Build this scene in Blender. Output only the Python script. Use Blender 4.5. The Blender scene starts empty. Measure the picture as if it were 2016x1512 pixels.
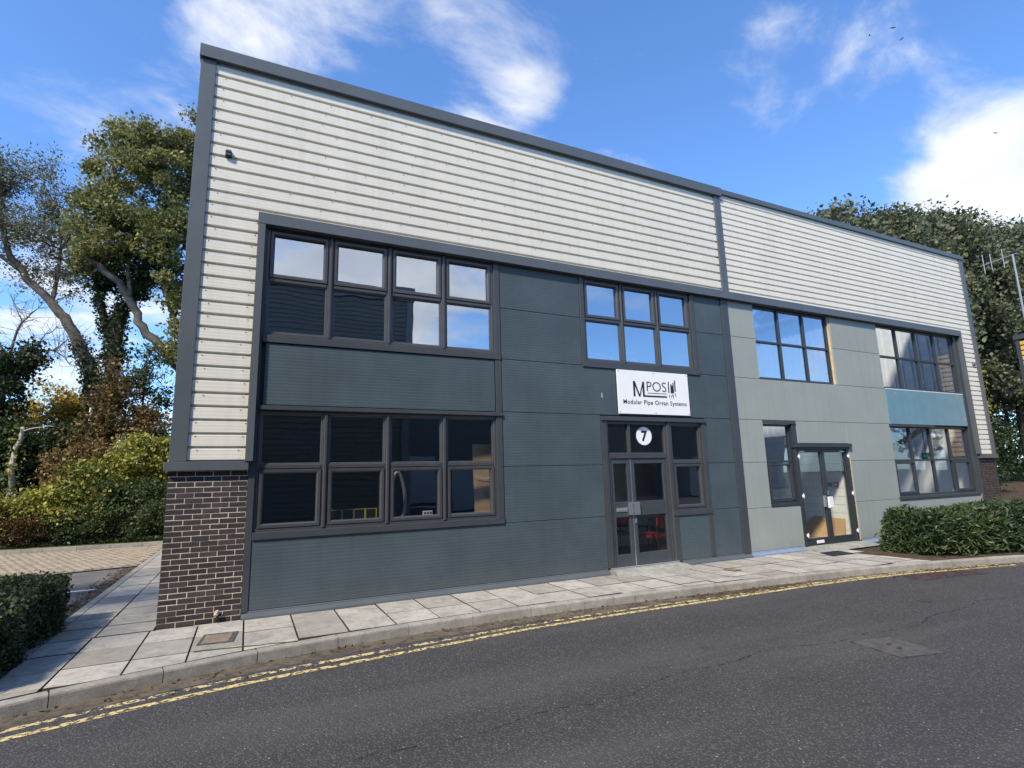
import bpy, math, random
import numpy as np
from mathutils import Vector, Matrix
random.seed(7); rng = np.random.default_rng(7)
R = math.radians
sc = bpy.context.scene
col = sc.collection

# ------------------------------------------------------------------ camera
CAM = Vector((1.0108, -9.0412, 1.8876))
YAW, PITCH, ROLL = 0.45222735, 0.1720327, -0.0270355
F = Vector((math.sin(YAW)*math.cos(PITCH), math.cos(YAW)*math.cos(PITCH), math.sin(PITCH)))
Rv = Vector((math.cos(YAW), -math.sin(YAW), 0)); Uv = Rv.cross(F)
R2 = Rv*math.cos(ROLL)+Uv*math.sin(ROLL); U2 = Uv*math.cos(ROLL)-Rv*math.sin(ROLL)
cam = bpy.data.objects.new('camera', bpy.data.cameras.new('camera')); col.objects.link(cam)
M3 = Matrix((R2, U2, -F)).transposed()
cam.matrix_world = Matrix.Translation(CAM) @ M3.to_4x4()
cam.data.sensor_width = 36; cam.data.lens = 1067.02/2016*36
cam.data.clip_start = .05; cam.data.clip_end = 3000
sc.camera = cam

# ------------------------------------------------------------------ world, sun, exposure
SUN_EL, SUN_TH = R(45), R(56)            # elevation; angle of the sun off the facade's normal, to the left
sundir = Vector((-math.sin(SUN_TH)*math.cos(SUN_EL), -math.cos(SUN_TH)*math.cos(SUN_EL), math.sin(SUN_EL)))
sl = bpy.data.lights.new('sun', 'SUN'); sl.energy = 3.8; sl.angle = R(4); sl.color = (1, .90, .75)
so = bpy.data.objects.new('sun', sl); col.objects.link(so); so.location = sundir*60
so.rotation_euler = sundir.to_track_quat('Z', 'Y').to_euler()
sc.view_settings.view_transform = 'Standard'; sc.view_settings.look = 'None'
sc.view_settings.gamma = 1; sc.view_settings.exposure = 0.75

def nd(nt, typ, **kw):
    n = nt.nodes.new(typ)
    for k, v in kw.items():
        if k.startswith('i_'):
            key = k[2:]
            key = int(key) if key.isdigit() else key.replace('_', ' ')
            n.inputs[key].default_value = v
        else: setattr(n, k, v)
    return n
def math_(nt, op, a, b=None, c=None, clamp=False):
    n = nt.nodes.new('ShaderNodeMath'); n.operation = op; n.use_clamp = clamp
    for i, v in enumerate((a, b, c)):
        if v is None: continue
        if hasattr(v, 'is_linked'): nt.links.new(v, n.inputs[i])
        else: n.inputs[i].default_value = v
    return n.outputs[0]
def mix_(nt, f, a, b, blend='MIX'):
    n = nt.nodes.new('ShaderNodeMix'); n.data_type = 'RGBA'; n.blend_type = blend; n.clamp_factor = True
    for i, v in ((0, f), (6, a), (7, b)):
        if hasattr(v, 'is_linked'): nt.links.new(v, n.inputs[i])
        else: n.inputs[i].default_value = v if i == 0 else (tuple(v)+(1,))[:4]
    return n.outputs[2]
def ramp_(nt, f, lo, hi, smooth=True):
    n = nt.nodes.new('ShaderNodeMapRange'); n.interpolation_type = 'SMOOTHSTEP' if smooth else 'LINEAR'
    nt.links.new(f, n.inputs[0]); n.inputs[1].default_value = lo; n.inputs[2].default_value = hi
    return n.outputs[0]

w = bpy.data.worlds.new('World'); sc.world = w; w.use_nodes = True
nt = w.node_tree; nt.nodes.clear()
sky = nd(nt, 'ShaderNodeTexSky', sky_type='NISHITA', sun_disc=False, sun_elevation=SUN_EL,
         sun_rotation=math.pi+SUN_TH, altitude=0, air_density=1.0, dust_density=.35, ozone_density=2.6)
tc = nd(nt, 'ShaderNodeTexCoord')
sep = nd(nt, 'ShaderNodeSeparateXYZ'); nt.links.new(tc.outputs['Generated'], sep.inputs[0])
zc = math_(nt, 'MAXIMUM', sep.outputs[2], .06)
com = nd(nt, 'ShaderNodeCombineXYZ')
nt.links.new(math_(nt, 'DIVIDE', sep.outputs[0], math_(nt, 'ADD', zc, .25)), com.inputs[0])
nt.links.new(math_(nt, 'DIVIDE', sep.outputs[1], math_(nt, 'ADD', zc, .25)), com.inputs[1])
n1 = nd(nt, 'ShaderNodeTexNoise', i_Scale=3.0, i_Detail=10.0, i_Roughness=.58, i_Distortion=.35)
mp = nd(nt, 'ShaderNodeMapping'); mp.inputs[1].default_value = (3.1, 7.4, 0); mp.inputs[2].default_value = (0, 0, R(35)); mp.inputs[3].default_value = (1, 1.35, 1)
nt.links.new(com.outputs[0], mp.inputs[0]); nt.links.new(mp.outputs[0], n1.inputs['Vector'])
dens = math_(nt, 'SUBTRACT', n1.outputs['Fac'], .5)
dens = math_(nt, 'MULTIPLY', dens, 2.9)
# cumulus and cirrus banks of this sky: (direction, angular size, weight)
BL = [((-.129,.779,.614),.16,.40),((-.057,.763,.644),.16,.45),((.042,.753,.657),.16,.45),((.154,.718,.679),.14,.42),((.25,.669,.70),.11,.28),
      ((.325,.732,.599),.13,.8),((.388,.71,.588),.10,.6),((.868,.31,.387),.13,.8),((.90,.30,.31),.22,.85),((.83,.40,.36),.10,.45),((.748,.365,.555),.07,.22),((.773,.297,.561),.08,.22),
      ((.651,.414,.636),.07,.28),((.829,.316,.461),.09,.22),((.732,.529,.429),.07,.30),((-.259,.94,.222),.20,.55),((-.171,.974,.12),.25,.45),
      ((-.231,.829,.51),.18,.22),((-.287,.799,.528),.2,.18),((.834,.255,.49),.10,.2),
      ((.08,-.93,.36),.42,1.5),((.35,-.9,.25),.45,.42),((-.75,-.4,.35),.55,.38),((-.8,.45,.25),.4,.3),((.9,-.35,.28),.4,.4)]
for c, r, wt in BL:
    v = nd(nt, 'ShaderNodeVectorMath', operation='DISTANCE'); nt.links.new(tc.outputs['Generated'], v.inputs[0])
    v.inputs[1].default_value = Vector(c).normalized()
    m = nd(nt, 'ShaderNodeMapRange', interpolation_type='SMOOTHERSTEP'); nt.links.new(v.outputs['Value'], m.inputs[0])
    m.inputs[1].default_value = 0; m.inputs[2].default_value = r*1.25; m.inputs[3].default_value = wt*.70; m.inputs[4].default_value = 0
    dens = math_(nt, 'ADD', dens, m.outputs[0])
mask = ramp_(nt, dens, .18, 1.05)
mask = math_(nt, 'MULTIPLY', mask, .86)
n2 = nd(nt, 'ShaderNodeTexNoise', i_Scale=4.5, i_Detail=5.0); nt.links.new(com.outputs[0], n2.inputs['Vector'])
ccol = mix_(nt, ramp_(nt, n2.outputs['Fac'], .3, .7), (4.0, 4.2, 4.5), (5.5, 5.45, 5.3))
skc = mix_(nt, 1.0, sky.outputs[0], (.76, 1.03, 1.34), 'MULTIPLY')
fin = mix_(nt, mask, skc, ccol)
bg = nd(nt, 'ShaderNodeBackground', i_Strength=.135); nt.links.new(fin, bg.inputs[0])
wo = nd(nt, 'ShaderNodeOutputWorld'); nt.links.new(bg.outputs[0], wo.inputs[0])

# ------------------------------------------------------------------ materials
MATS = {}
def mat(name, color, rough=.6, spec=.5, metal=0., var=.0, vscale=3., bump=0., bscale=60., rnd=0., fn=None, grain=0., gscale=200.):
    m = bpy.data.materials.new(name); m.use_nodes = True; t = m.node_tree
    b = t.nodes['Principled BSDF']; b.inputs['Roughness'].default_value = rough
    b.inputs['Metallic'].default_value = metal; b.inputs['Specular IOR Level'].default_value = spec
    c = nd(t, 'ShaderNodeRGB'); c.outputs[0].default_value = tuple(color)+(1,); out = c.outputs[0]
    g = nd(t, 'ShaderNodeNewGeometry')
    if var:
        n = nd(t, 'ShaderNodeTexNoise', i_Scale=vscale, i_Detail=6.0, i_Roughness=.65); t.links.new(g.outputs['Position'], n.inputs['Vector'])
        f = ramp_(t, n.outputs['Fac'], .3, .7)
        out = mix_(t, f, mix_(t, 1., out, (1-var,)*3, 'MULTIPLY'), mix_(t, 1., out, (1+var,)*3, 'MULTIPLY'))
    if grain:
        n = nd(t, 'ShaderNodeTexNoise', i_Scale=gscale, i_Detail=2.0); t.links.new(g.outputs['Position'], n.inputs['Vector'])
        f = ramp_(t, n.outputs['Fac'], .3, .7)
        out = mix_(t, f, mix_(t, 1., out, (1-grain,)*3, 'MULTIPLY'), mix_(t, 1., out, (1+grain,)*3, 'MULTIPLY'))
    if rnd:
        oi = nd(t, 'ShaderNodeObjectInfo')
        out = mix_(t, oi.outputs['Random'], mix_(t, 1., out, (1-rnd,)*3, 'MULTIPLY'), mix_(t, 1., out, (1+rnd,)*3, 'MULTIPLY'))
    if fn: out = fn(t, b, g, out) or out
    t.links.new(out, b.inputs['Base Color'])
    if bump:
        n = nd(t, 'ShaderNodeTexNoise', i_Scale=bscale, i_Detail=4.0); t.links.new(g.outputs['Position'], n.inputs['Vector'])
        bp = nd(t, 'ShaderNodeBump', i_Strength=bump, i_Distance=.01); t.links.new(n.outputs['Fac'], bp.inputs['Height'])
        t.links.new(bp.outputs[0], b.inputs['Normal'])
    MATS[name] = m
    return m

def microrib(period, strength, droppings=0., dist=.004):
    def fn(t, b, g, out):
        s = nd(t, 'ShaderNodeSeparateXYZ'); t.links.new(g.outputs['Position'], s.inputs[0])
        sn = math_(t, 'SINE', math_(t, 'MULTIPLY', s.outputs[2], 2*math.pi/period))
        bp = nd(t, 'ShaderNodeBump', i_Strength=strength, i_Distance=dist); t.links.new(sn, bp.inputs['Height'])
        t.links.new(bp.outputs[0], b.inputs['Normal'])
        # rain streaks
        mpn = nd(t, 'ShaderNodeMapping'); mpn.inputs[3].default_value = (9, 9, .35); t.links.new(g.outputs['Position'], mpn.inputs[0])
        st = nd(t, 'ShaderNodeTexNoise', i_Scale=1.0, i_Detail=4.0); t.links.new(mpn.outputs[0], st.inputs['Vector'])
        out = mix_(t, math_(t, 'MULTIPLY', ramp_(t, st.outputs['Fac'], .45, .75), .24), out, mix_(t, 1., out, (.72, .72, .72), 'MULTIPLY'))
        n4 = nd(t, 'ShaderNodeTexNoise', i_Scale=6., i_Detail=6., i_Roughness=.7); t.links.new(g.outputs['Position'], n4.inputs['Vector'])
        sp = math_(t, 'ADD', s.outputs[2], math_(t, 'MULTIPLY', n4.outputs['Fac'], .7))
        out = mix_(t, math_(t, 'MULTIPLY', ramp_(t, sp, .72, .40), .22), out, (.13, .125, .11))
        if droppings:
            m2 = nd(t, 'ShaderNodeMapping'); m2.inputs[3].default_value = (2.6, 2.6, .55); t.links.new(g.outputs['Position'], m2.inputs[0])
            v = nd(t, 'ShaderNodeTexVoronoi', i_Scale=1.0); t.links.new(m2.outputs[0], v.inputs['Vector'])
            n = nd(t, 'ShaderNodeTexNoise', i_Scale=14., i_Detail=3.); t.links.new(g.outputs['Position'], n.inputs['Vector'])
            d = math_(t, 'ADD', v.outputs['Distance'], math_(t, 'MULTIPLY', math_(t, 'SUBTRACT', n.outputs['Fac'], .5), .05))
            k = ramp_(t, d, .040, .022)
            wsel = math_(t, 'GREATER_THAN', v.outputs['Color'], .42)
            out = mix_(t, math_(t, 'MULTIPLY', math_(t, 'MULTIPLY', k, wsel), droppings), out, (.62, .63, .60))
        return out
    return fn

mat('cladding', (.66, .625, .535), .45, .4, var=.035, vscale=1.2, fn=microrib(.052, .12), grain=.02)
mat('cladding_white', (.69, .655, .565), .45, .4, var=.03, vscale=1.2, fn=microrib(.052, .12), grain=.02)
mat('panel_dark', (.058, .080, .090), .5, .35, var=.12, vscale=.9, fn=microrib(.052, .09, .85, .006), rnd=.05)
mat('panel_light', (.275, .305, .280), .55, .3, var=.04, vscale=.8, fn=microrib(.052, .04, .0), rnd=.03)
mat('slate_metal', (.082, .095, .102), .38, .5, var=.07, vscale=2.0, grain=.05, gscale=120, bump=.04, bscale=25)
mat('slate_dark', (.046, .052, .056), .4, .5, var=.08, vscale=2.0, grain=.05)
mat('frame_pvc', (.052, .053, .057), .33, .5, var=.08, vscale=3.0, grain=.06, gscale=150)
mat('frame_alu', (.030, .036, .042), .35, .5, var=.06)
mat('flash_blue', (.26, .32, .42), .3, .6, var=.08, metal=.35)
mat('brick', (.044, .032, .030), .62, .35, var=.18, vscale=9., bump=.25, bscale=90, rnd=.28, grain=.12)
mat('brick_far', (.055, .036, .032), .7, .3, var=.35, vscale=7., bump=.25, bscale=90)
mat('mortar', (.60, .54, .44), .9, .1, var=.15, vscale=20., bump=.3)
mat('white_board', (.80, .82, .82), .4, .4, var=.02, vscale=2.)
mat('print_black', (.02, .022, .022), .5, .3)
mat('chrome', (.75, .75, .75), .22, .5, metal=.9)
mat('white_plastic', (.75, .76, .76), .4)
mat('timber', (.50, .40, .24), .7, .2, var=.15, vscale=8.)
mat('blue_film', (.125, .245, .300), .3, .5, var=.06, vscale=2., fn=microrib(.05, .12))
mat('foam', (.45, .37, .32), .9, .1, var=.2, vscale=30., bump=.6)
mat('frame_door', (.046, .055, .063), .36, .5, var=.08, vscale=3., grain=.05)
mat('rubber', (.012, .012, .014), .6)
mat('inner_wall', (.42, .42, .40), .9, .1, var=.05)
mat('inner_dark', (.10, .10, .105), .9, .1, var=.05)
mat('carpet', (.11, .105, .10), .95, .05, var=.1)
mat('block_paint', (.82, .82, .76), .8, .2, var=.04, vscale=8., bump=.25, bscale=50)
mat('block_joint', (.60, .61, .57), .9, .1)
mat('concrete_floor', (.45, .44, .41), .8, .2, var=.1)
mat('liner', (.62, .64, .64), .4, .5, var=.04)
mat('cardboard', (.52, .34, .18), .8, .15, var=.1, vscale=6.)
mat('red_fabric', (.36, .025, .035), .85, .15, var=.08)
mat('black_metal', (.015, .015, .017), .45)
mat('yellow_wire', (.62, .55, .10), .5)
mat('exit_green', (.01, .30, .14), .4)
mat('callpoint_red', (.45, .02, .02), .4)
mat('wood_desk', (.10, .055, .03), .5)
mat('steel_galv', (.32, .33, .33), .45, metal=.5)
mat('yellow_clad', (.62, .36, .07), .5, .4, var=.05, fn=microrib(.03, .3))
mat('dark_clad', (.13, .122, .108), .5, .4, var=.06)
mat('roof_grey', (.16, .17, .18), .6, var=.1)
mat('red_paint', (.55, .03, .05), .45, var=.1)
mat('bird_black', (.01, .01, .012), .8)

def slab_fn(t, b, g, out):
    # blotched lichen and tyre dirt over pale slabs
    n = nd(t, 'ShaderNodeTexNoise', i_Scale=3.2, i_Detail=9., i_Roughness=.72, i_Distortion=.8); t.links.new(g.outputs['Position'], n.inputs['Vector'])
    out = mix_(t, math_(t, 'MULTIPLY', ramp_(t, n.outputs['Fac'], .44, .68), .68), out, (.19, .178, .155))
    n3 = nd(t, 'ShaderNodeTexNoise', i_Scale=17., i_Detail=6., i_Roughness=.7); t.links.new(g.outputs['Position'], n3.inputs['Vector'])
    out = mix_(t, math_(t, 'MULTIPLY', ramp_(t, n3.outputs['Fac'], .50, .70), .5), out, (.15, .14, .12))
    return out
mat('slab', (.35, .325, .28), .85, .2, var=.10, vscale=1.7, rnd=.22, bump=.25, bscale=120, grain=.13, gscale=170, fn=slab_fn)
mat('slab_bed', (.055, .052, .043), .95, .05, var=.35, vscale=6.)
mat('kerb_concrete', (.29, .272, .235), .9, .15, var=.16, vscale=5., rnd=.10, bump=.4, bscale=90, grain=.18, gscale=140, fn=slab_fn)
mat('ramp_concrete', (.27, .27, .235), .9, .15, var=.2, vscale=6., bump=.3, fn=slab_fn)
mat('soil', (.075, .055, .038), .95, .05, var=.4, vscale=5., bump=.6, bscale=40)
mat('grass_ground', (.065, .075, .025), .95, .05, var=.4, vscale=2.5, bump=.6, bscale=30)
mat('iron', (.075, .068, .062), .6, .4, var=.3, vscale=15., bump=.5, bscale=70)
mat('iron_rust', (.20, .155, .115), .75, .3, var=.3, vscale=20., bump=.5, bscale=70)
mat('white_paint', (.7, .7, .68), .7, .2, var=.1, vscale=12.)
mat('moss', (.055, .075, .015), .95, .05, var=.3, vscale=30., bump=.8, bscale=80)
mat('pavior', (.32, .265, .195), .9, .15, var=.22, vscale=4., bump=.3, bscale=80, grain=.12)
mat('pavior_joint', (.06, .048, .03), .95, .05)

def asphalt_fn(t, b, g, out):
    v = nd(t, 'ShaderNodeTexVoronoi', i_Scale=58., feature='F1'); t.links.new(g.outputs['Position'], v.inputs['Vector'])
    sp = nd(t, 'ShaderNodeSeparateColor'); t.links.new(v.outputs['Color'], sp.inputs[0])
    stone = math_(t, 'MULTIPLY', ramp_(t, v.outputs['Distance'], .62, .30), ramp_(t, sp.outputs[0], .30, 1.))
    out = mix_(t, math_(t, 'MULTIPLY', stone, .9), out, (.125, .119, .112))
    bright = math_(t, 'MULTIPLY', ramp_(t, v.outputs['Distance'], .42, .25), math_(t, 'GREATER_THAN', sp.outputs[1], .9945))
    out = mix_(t, math_(t, 'MULTIPLY', bright, .8), out, (.45, .44, .42))
    n = nd(t, 'ShaderNodeTexNoise', i_Scale=.55, i_Detail=6., i_Roughness=.6); t.links.new(g.outputs['Position'], n.inputs['Vector'])
    out = mix_(t, math_(t, 'MULTIPLY', ramp_(t, n.outputs['Fac'], .38, .68), .35), out, mix_(t, 1., out, (.62, .62, .63), 'MULTIPLY'))
    m9 = nd(t, 'ShaderNodeMapping'); m9.inputs[3].default_value = (.10, .85, 1); m9.inputs[2].default_value = (0, 0, R(4)); t.links.new(g.outputs['Position'], m9.inputs[0])
    n9 = nd(t, 'ShaderNodeTexNoise', i_Scale=1.3, i_Detail=4.); t.links.new(m9.outputs[0], n9.inputs['Vector'])
    out = mix_(t, math_(t, 'MULTIPLY', ramp_(t, n9.outputs['Fac'], .48, .66), .28), out, (.098, .093, .088))
    n8 = nd(t, 'ShaderNodeTexNoise', i_Scale=1.9, i_Detail=3.); t.links.new(g.outputs['Position'], n8.inputs['Vector'])
    out = mix_(t, math_(t, 'MULTIPLY', ramp_(t, n8.outputs['Fac'], .66, .76), .45), out, (.022, .021, .021))
    bp = nd(t, 'ShaderNodeBump', i_Strength=.8, i_Distance=.007, invert=True); t.links.new(v.outputs['Distance'], bp.inputs['Height'])
    t.links.new(bp.outputs[0], b.inputs['Normal'])
    return out
mat('asphalt', (.046, .0445, .044), .82, .25, fn=asphalt_fn)
mat('asphalt_pale', (.12, .115, .11), .85, .2, var=.2, vscale=2., bump=.5, bscale=120)

def alpha_mat(name, color, lo, hi, scale, var=.15, rough=.85, detail=7., stretch=(1, 1, 1)):
    m = mat(name, color, rough, .2, var=var, vscale=9.)
    t = m.node_tree; g = nd(t, 'ShaderNodeNewGeometry')
    mp = nd(t, 'ShaderNodeMapping'); mp.inputs[3].default_value = stretch; t.links.new(g.outputs['Position'], mp.inputs[0])
    n = nd(t, 'ShaderNodeTexNoise', i_Scale=scale, i_Detail=detail, i_Roughness=.7); t.links.new(mp.outputs[0], n.inputs['Vector'])
    t.links.new(ramp_(t, n.outputs['Fac'], lo, hi), t.nodes['Principled BSDF'].inputs['Alpha'])
    return m
alpha_mat('yellow_line', (.55, .43, .19), .44, .51, 20., detail=6.)
alpha_mat('yellow_line_worn', (.52, .42, .22), .475, .535, 14., detail=7.)
alpha_mat('gutter_dirt', (.12, .098, .072), .28, .58, 5.)
alpha_mat('leaf_litter', (.07, .042, .022), .47, .56, 12.)
alpha_mat('red_tarmac', (.070, .036, .032), .42, .60, 6.)
alpha_mat('crack_fill', (.026, .026, .028), .46, .62, 9.)

def glass(name, base, tint, wave, hazey=.0):
    m = bpy.data.materials.new(name); m.use_nodes = True; t = m.node_tree; t.nodes.clear()
    g = nd(t, 'ShaderNodeNewGeometry')
    n = nd(t, 'ShaderNodeTexNoise', i_Scale=1.15, i_Detail=1.0, i_Roughness=.3); t.links.new(g.outputs['Position'], n.inputs['Vector'])
    bp = nd(t, 'ShaderNodeBump', i_Strength=wave, i_Distance=.03); t.links.new(n.outputs['Fac'], bp.inputs['Height'])
    gl = nd(t, 'ShaderNodeBsdfGlossy', i_Roughness=.004); gl.inputs[0].default_value = (.93, .96, 1, 1); t.links.new(bp.outputs[0], gl.inputs['Normal'])
    tr = nd(t, 'ShaderNodeBsdfTransparent'); tr.inputs[0].default_value = tuple(tint)+(1,)
    lw = nd(t, 'ShaderNodeLayerWeight', i_Blend=.5)
    f = math_(t, 'ADD', math_(t, 'MULTIPLY', math_(t, 'POWER', lw.outputs['Facing'], 4.), .6), base, clamp=True)
    mx = nd(t, 'ShaderNodeMixShader'); t.links.new(f, mx.inputs[0]); t.links.new(tr.outputs[0], mx.inputs[1]); t.links.new(gl.outputs[0], mx.inputs[2])
    o = nd(t, 'ShaderNodeOutputMaterial'); t.links.new(mx.outputs[0], o.inputs[0]); MATS[name] = m
glass('glass_coated', .46, (.62, .66, .66), .16)
glass('glass_plain', .16, (.88, .90, .90), .09)
glass('glass_clear', .05, (.95, .96, .955), .012)
glass('glass_blue', .34, (.5, .58, .66), .05)

def leafmat(name, cols, trans=.3, rough=.5, spec=.3, nscale=.5):
    m = bpy.data.materials.new(name); m.use_nodes = True; t = m.node_tree
    b = t.nodes['Principled BSDF']; b.inputs['Roughness'].default_value = rough; b.inputs['Specular IOR Level'].default_value = spec
    g = nd(t, 'ShaderNodeNewGeometry')
    n = nd(t, 'ShaderNodeTexNoise', i_Scale=nscale, i_Detail=3.); t.links.new(g.outputs['Position'], n.inputs['Vector'])
    f = math_(t, 'ADD', math_(t, 'MULTIPLY', g.outputs['Random Per Island'], .55), math_(t, 'MULTIPLY', ramp_(t, n.outputs['Fac'], .3, .7, False), .45))
    cr = nd(t, 'ShaderNodeValToRGB'); e = cr.color_ramp.elements
    while len(e) < len(cols): e.new(.5)
    for i, c in enumerate(cols): e[i].position = .1+.8*i/(len(cols)-1); e[i].color = tuple(c)+(1,)
    t.links.new(f, cr.inputs[0]); t.links.new(cr.outputs[0], b.inputs['Base Color'])
    tl = nd(t, 'ShaderNodeBsdfTranslucent'); t.links.new(cr.outputs[0], tl.inputs[0])
    mx = nd(t, 'ShaderNodeMixShader', i_0=trans); t.links.new(b.outputs[0], mx.inputs[1]); t.links.new(tl.outputs[0], mx.inputs[2])
    t.links.new(mx.outputs[0], t.nodes['Material Output'].inputs[0]); MATS[name] = m
leafmat('leaf_oak', [(.095, .11, .04), (.165, .18, .065), (.24, .24, .085), (.36, .31, .09)], .42)
leafmat('leaf_grey', [(.12, .125, .07), (.18, .18, .105), (.25, .24, .14)], .4)
leafmat('leaf_ivy', [(.018, .034, .013), (.036, .058, .020), (.062, .084, .030)])
leafmat('leaf_evergreen', [(.050, .064, .036), (.082, .098, .052), (.118, .130, .070), (.16, .158, .082)], .25, .5)
leafmat('leaf_yellow', [(.22, .19, .045), (.42, .30, .05), (.58, .38, .06)])
leafmat('leaf_orange', [(.075, .085, .028), (.14, .095, .035), (.22, .13, .045), (.13, .12, .04)])
leafmat('leaf_brown', [(.07, .05, .025), (.11, .07, .03), (.15, .10, .04)])
leafmat('leaf_lime', [(.11, .14, .03), (.19, .21, .04), (.32, .30, .06), (.42, .37, .07)])
leafmat('leaf_shrub', [(.040, .065, .024), (.07, .10, .036), (.11, .14, .05)])
leafmat('leaf_hedge', [(.022, .034, .014), (.040, .056, .022), (.066, .082, .033), (.10, .11, .045)], .2, .5, .3, 1.5)
leafmat('leaf_laurel', [(.022, .044, .020), (.036, .064, .026), (.055, .085, .034), (.095, .12, .035)], .15, .45, .3, 1.2)
mat('bark', (.13, .115, .095), .95, .1, var=.35, vscale=4., bump=.8, bscale=18)
mat('bark_dark', (.060, .052, .042), .95, .1, var=.35, vscale=4., bump=.8, bscale=18)
mat('bark_pale', (.38, .34, .28), .9, .1, var=.25, vscale=4., bump=.6, bscale=20)
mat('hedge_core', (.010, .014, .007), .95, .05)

# ------------------------------------------------------------------ helpers
WLOC = {}
def link(o, parent=None, loc=(0, 0, 0)):
    col.objects.link(o); o.location = loc; WLOC[o.name] = Vector(loc)
    if parent is not None:
        o.parent = parent; o.matrix_parent_inverse = Matrix.Translation(-WLOC[parent.name])
    return o
def tag(o, label=None, cat=None, group=None, kind=None):
    for k, v in (('label', label), ('category', cat), ('group', group), ('kind', kind)):
        if v: o[k] = v
    return o
def thing(name, loc, label, cat, group=None):
    e = bpy.data.objects.new(name, None); e.empty_display_size = .3
    return tag(link(e, None, loc), label, cat, group)
class MB:
    def __init__(s): s.v = []; s.f = []; s.sm = False
    def quad(s, *p):
        n = len(s.v); s.v += [tuple(q) for q in p]; s.f.append(tuple(range(n, n+len(p)))); return s
    def box(s, x0, x1, y0, y1, z0, z1):
        n = len(s.v)
        s.v += [(x0,y0,z0),(x1,y0,z0),(x1,y1,z0),(x0,y1,z0),(x0,y0,z1),(x1,y0,z1),(x1,y1,z1),(x0,y1,z1)]
        s.f += [tuple(n+i for i in q) for q in ((0,3,2,1),(4,5,6,7),(0,1,5,4),(1,2,6,5),(2,3,7,6),(3,0,4,7))]; return s
    def bbox(s, x0, x1, y0, y1, z0, z1, b=.004):
        # box with the four front (-y) and top edges chamfered
        n = len(s.v)
        rings = [(y1, 0), (y0+b, 0), (y0, b)]
        for y, i in rings: s.v += [(x0+i,y,z0+i),(x1-i,y,z0+i),(x1-i,y,z1-i),(x0+i,y,z1-i)]
        s.f.append((n+3, n+2, n+1, n)[::-1])
        for k in range(2):
            for j in range(4):
                a = n+4*k+j; c = n+4*k+(j+1) % 4; s.f.append((a, a+4, c+4, c)[::-1])
        s.f.append((n+8, n+9, n+10, n+11)); return s
    def prism(s, poly, z0, z1):
        n = len(s.v); k = len(poly)
        s.v += [(p[0], p[1], z0) for p in poly]+[(p[0], p[1], z1) for p in poly]
        s.f.append(tuple(range(n+k-1, n-1, -1))); s.f.append(tuple(range(n+k, n+2*k)))
        for i in range(k): j = (i+1) % k; s.f.append((n+i, n+j, n+k+j, n+k+i))
        return s
    def frame(s, x0, x1, z0, z1, wdt, yb, yf, bev=.02):
        # mitred rectangular frame in the xz plane, front at yf, inner edge sloping back to yb
        n = len(s.v); i1, i2 = wdt-bev, wdt
        for i, y in ((0, yb), (0, yf), (i1, yf), (i2, yf+bev*.9), (i2, yb)):
            s.v += [(x0+i,y,z0+i),(x1-i,y,z0+i),(x1-i,y,z1-i),(x0+i,y,z1-i)]
        for k in range(5):
            for j in range(4):
                k2 = (k+1) % 5
                s.f.append((n+4*k+j, n+4*k+(j+1) % 4, n+4*k2+(j+1) % 4, n+4*k2+j))
        return s
    def tube(s, pts, rad, seg=7, cap=True):
        pts = [Vector(p) for p in pts]; n0 = len(s.v)
        rad = rad if hasattr(rad, '__len__') else [rad]*len(pts)
        up = Vector((.13, .31, .94))
        for i, p in enumerate(pts):
            d = (pts[min(i+1, len(pts)-1)]-pts[max(i-1, 0)]).normalized()
            a = d.cross(up); a = a.normalized() if a.length > 1e-3 else Vector((1, 0, 0)); b = d.cross(a)
            for k in range(seg):
                t = 2*math.pi*k/seg; s.v.append(tuple(p+(a*math.cos(t)+b*math.sin(t))*rad[i]))
        for i in range(len(pts)-1):
            for k in range(seg):
                a = n0+i*seg+k; b = n0+i*seg+(k+1) % seg; s.f.append((a, b, b+seg, a+seg))
        if cap:
            s.f.append(tuple(n0+k for k in range(seg))[::-1]); s.f.append(tuple(n0+(len(pts)-1)*seg+k for k in range(seg)))
        return s
    def build(s, name, m, parent=None, smooth=False, origin=None):
        me = bpy.data.meshes.new(name); V = np.array(s.v, float)
        if origin is None: origin = ((V[:,0].min()+V[:,0].max())/2, (V[:,1].min()+V[:,1].max())/2, V[:,2].min())
        V = V-np.array(origin)
        me.from_pydata(V.tolist(), [], s.f); me.materials.append(MATS[m])
        if smooth: me.polygons.foreach_set('use_smooth', [True]*len(me.polygons))
        return link(bpy.data.objects.new(name, me), parent, origin)
def inst(src_mesh, name, parent, loc, rz=0.):
    o = bpy.data.objects.new(name, src_mesh); link(o, parent, loc); o.rotation_euler.z = rz; return o
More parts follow.
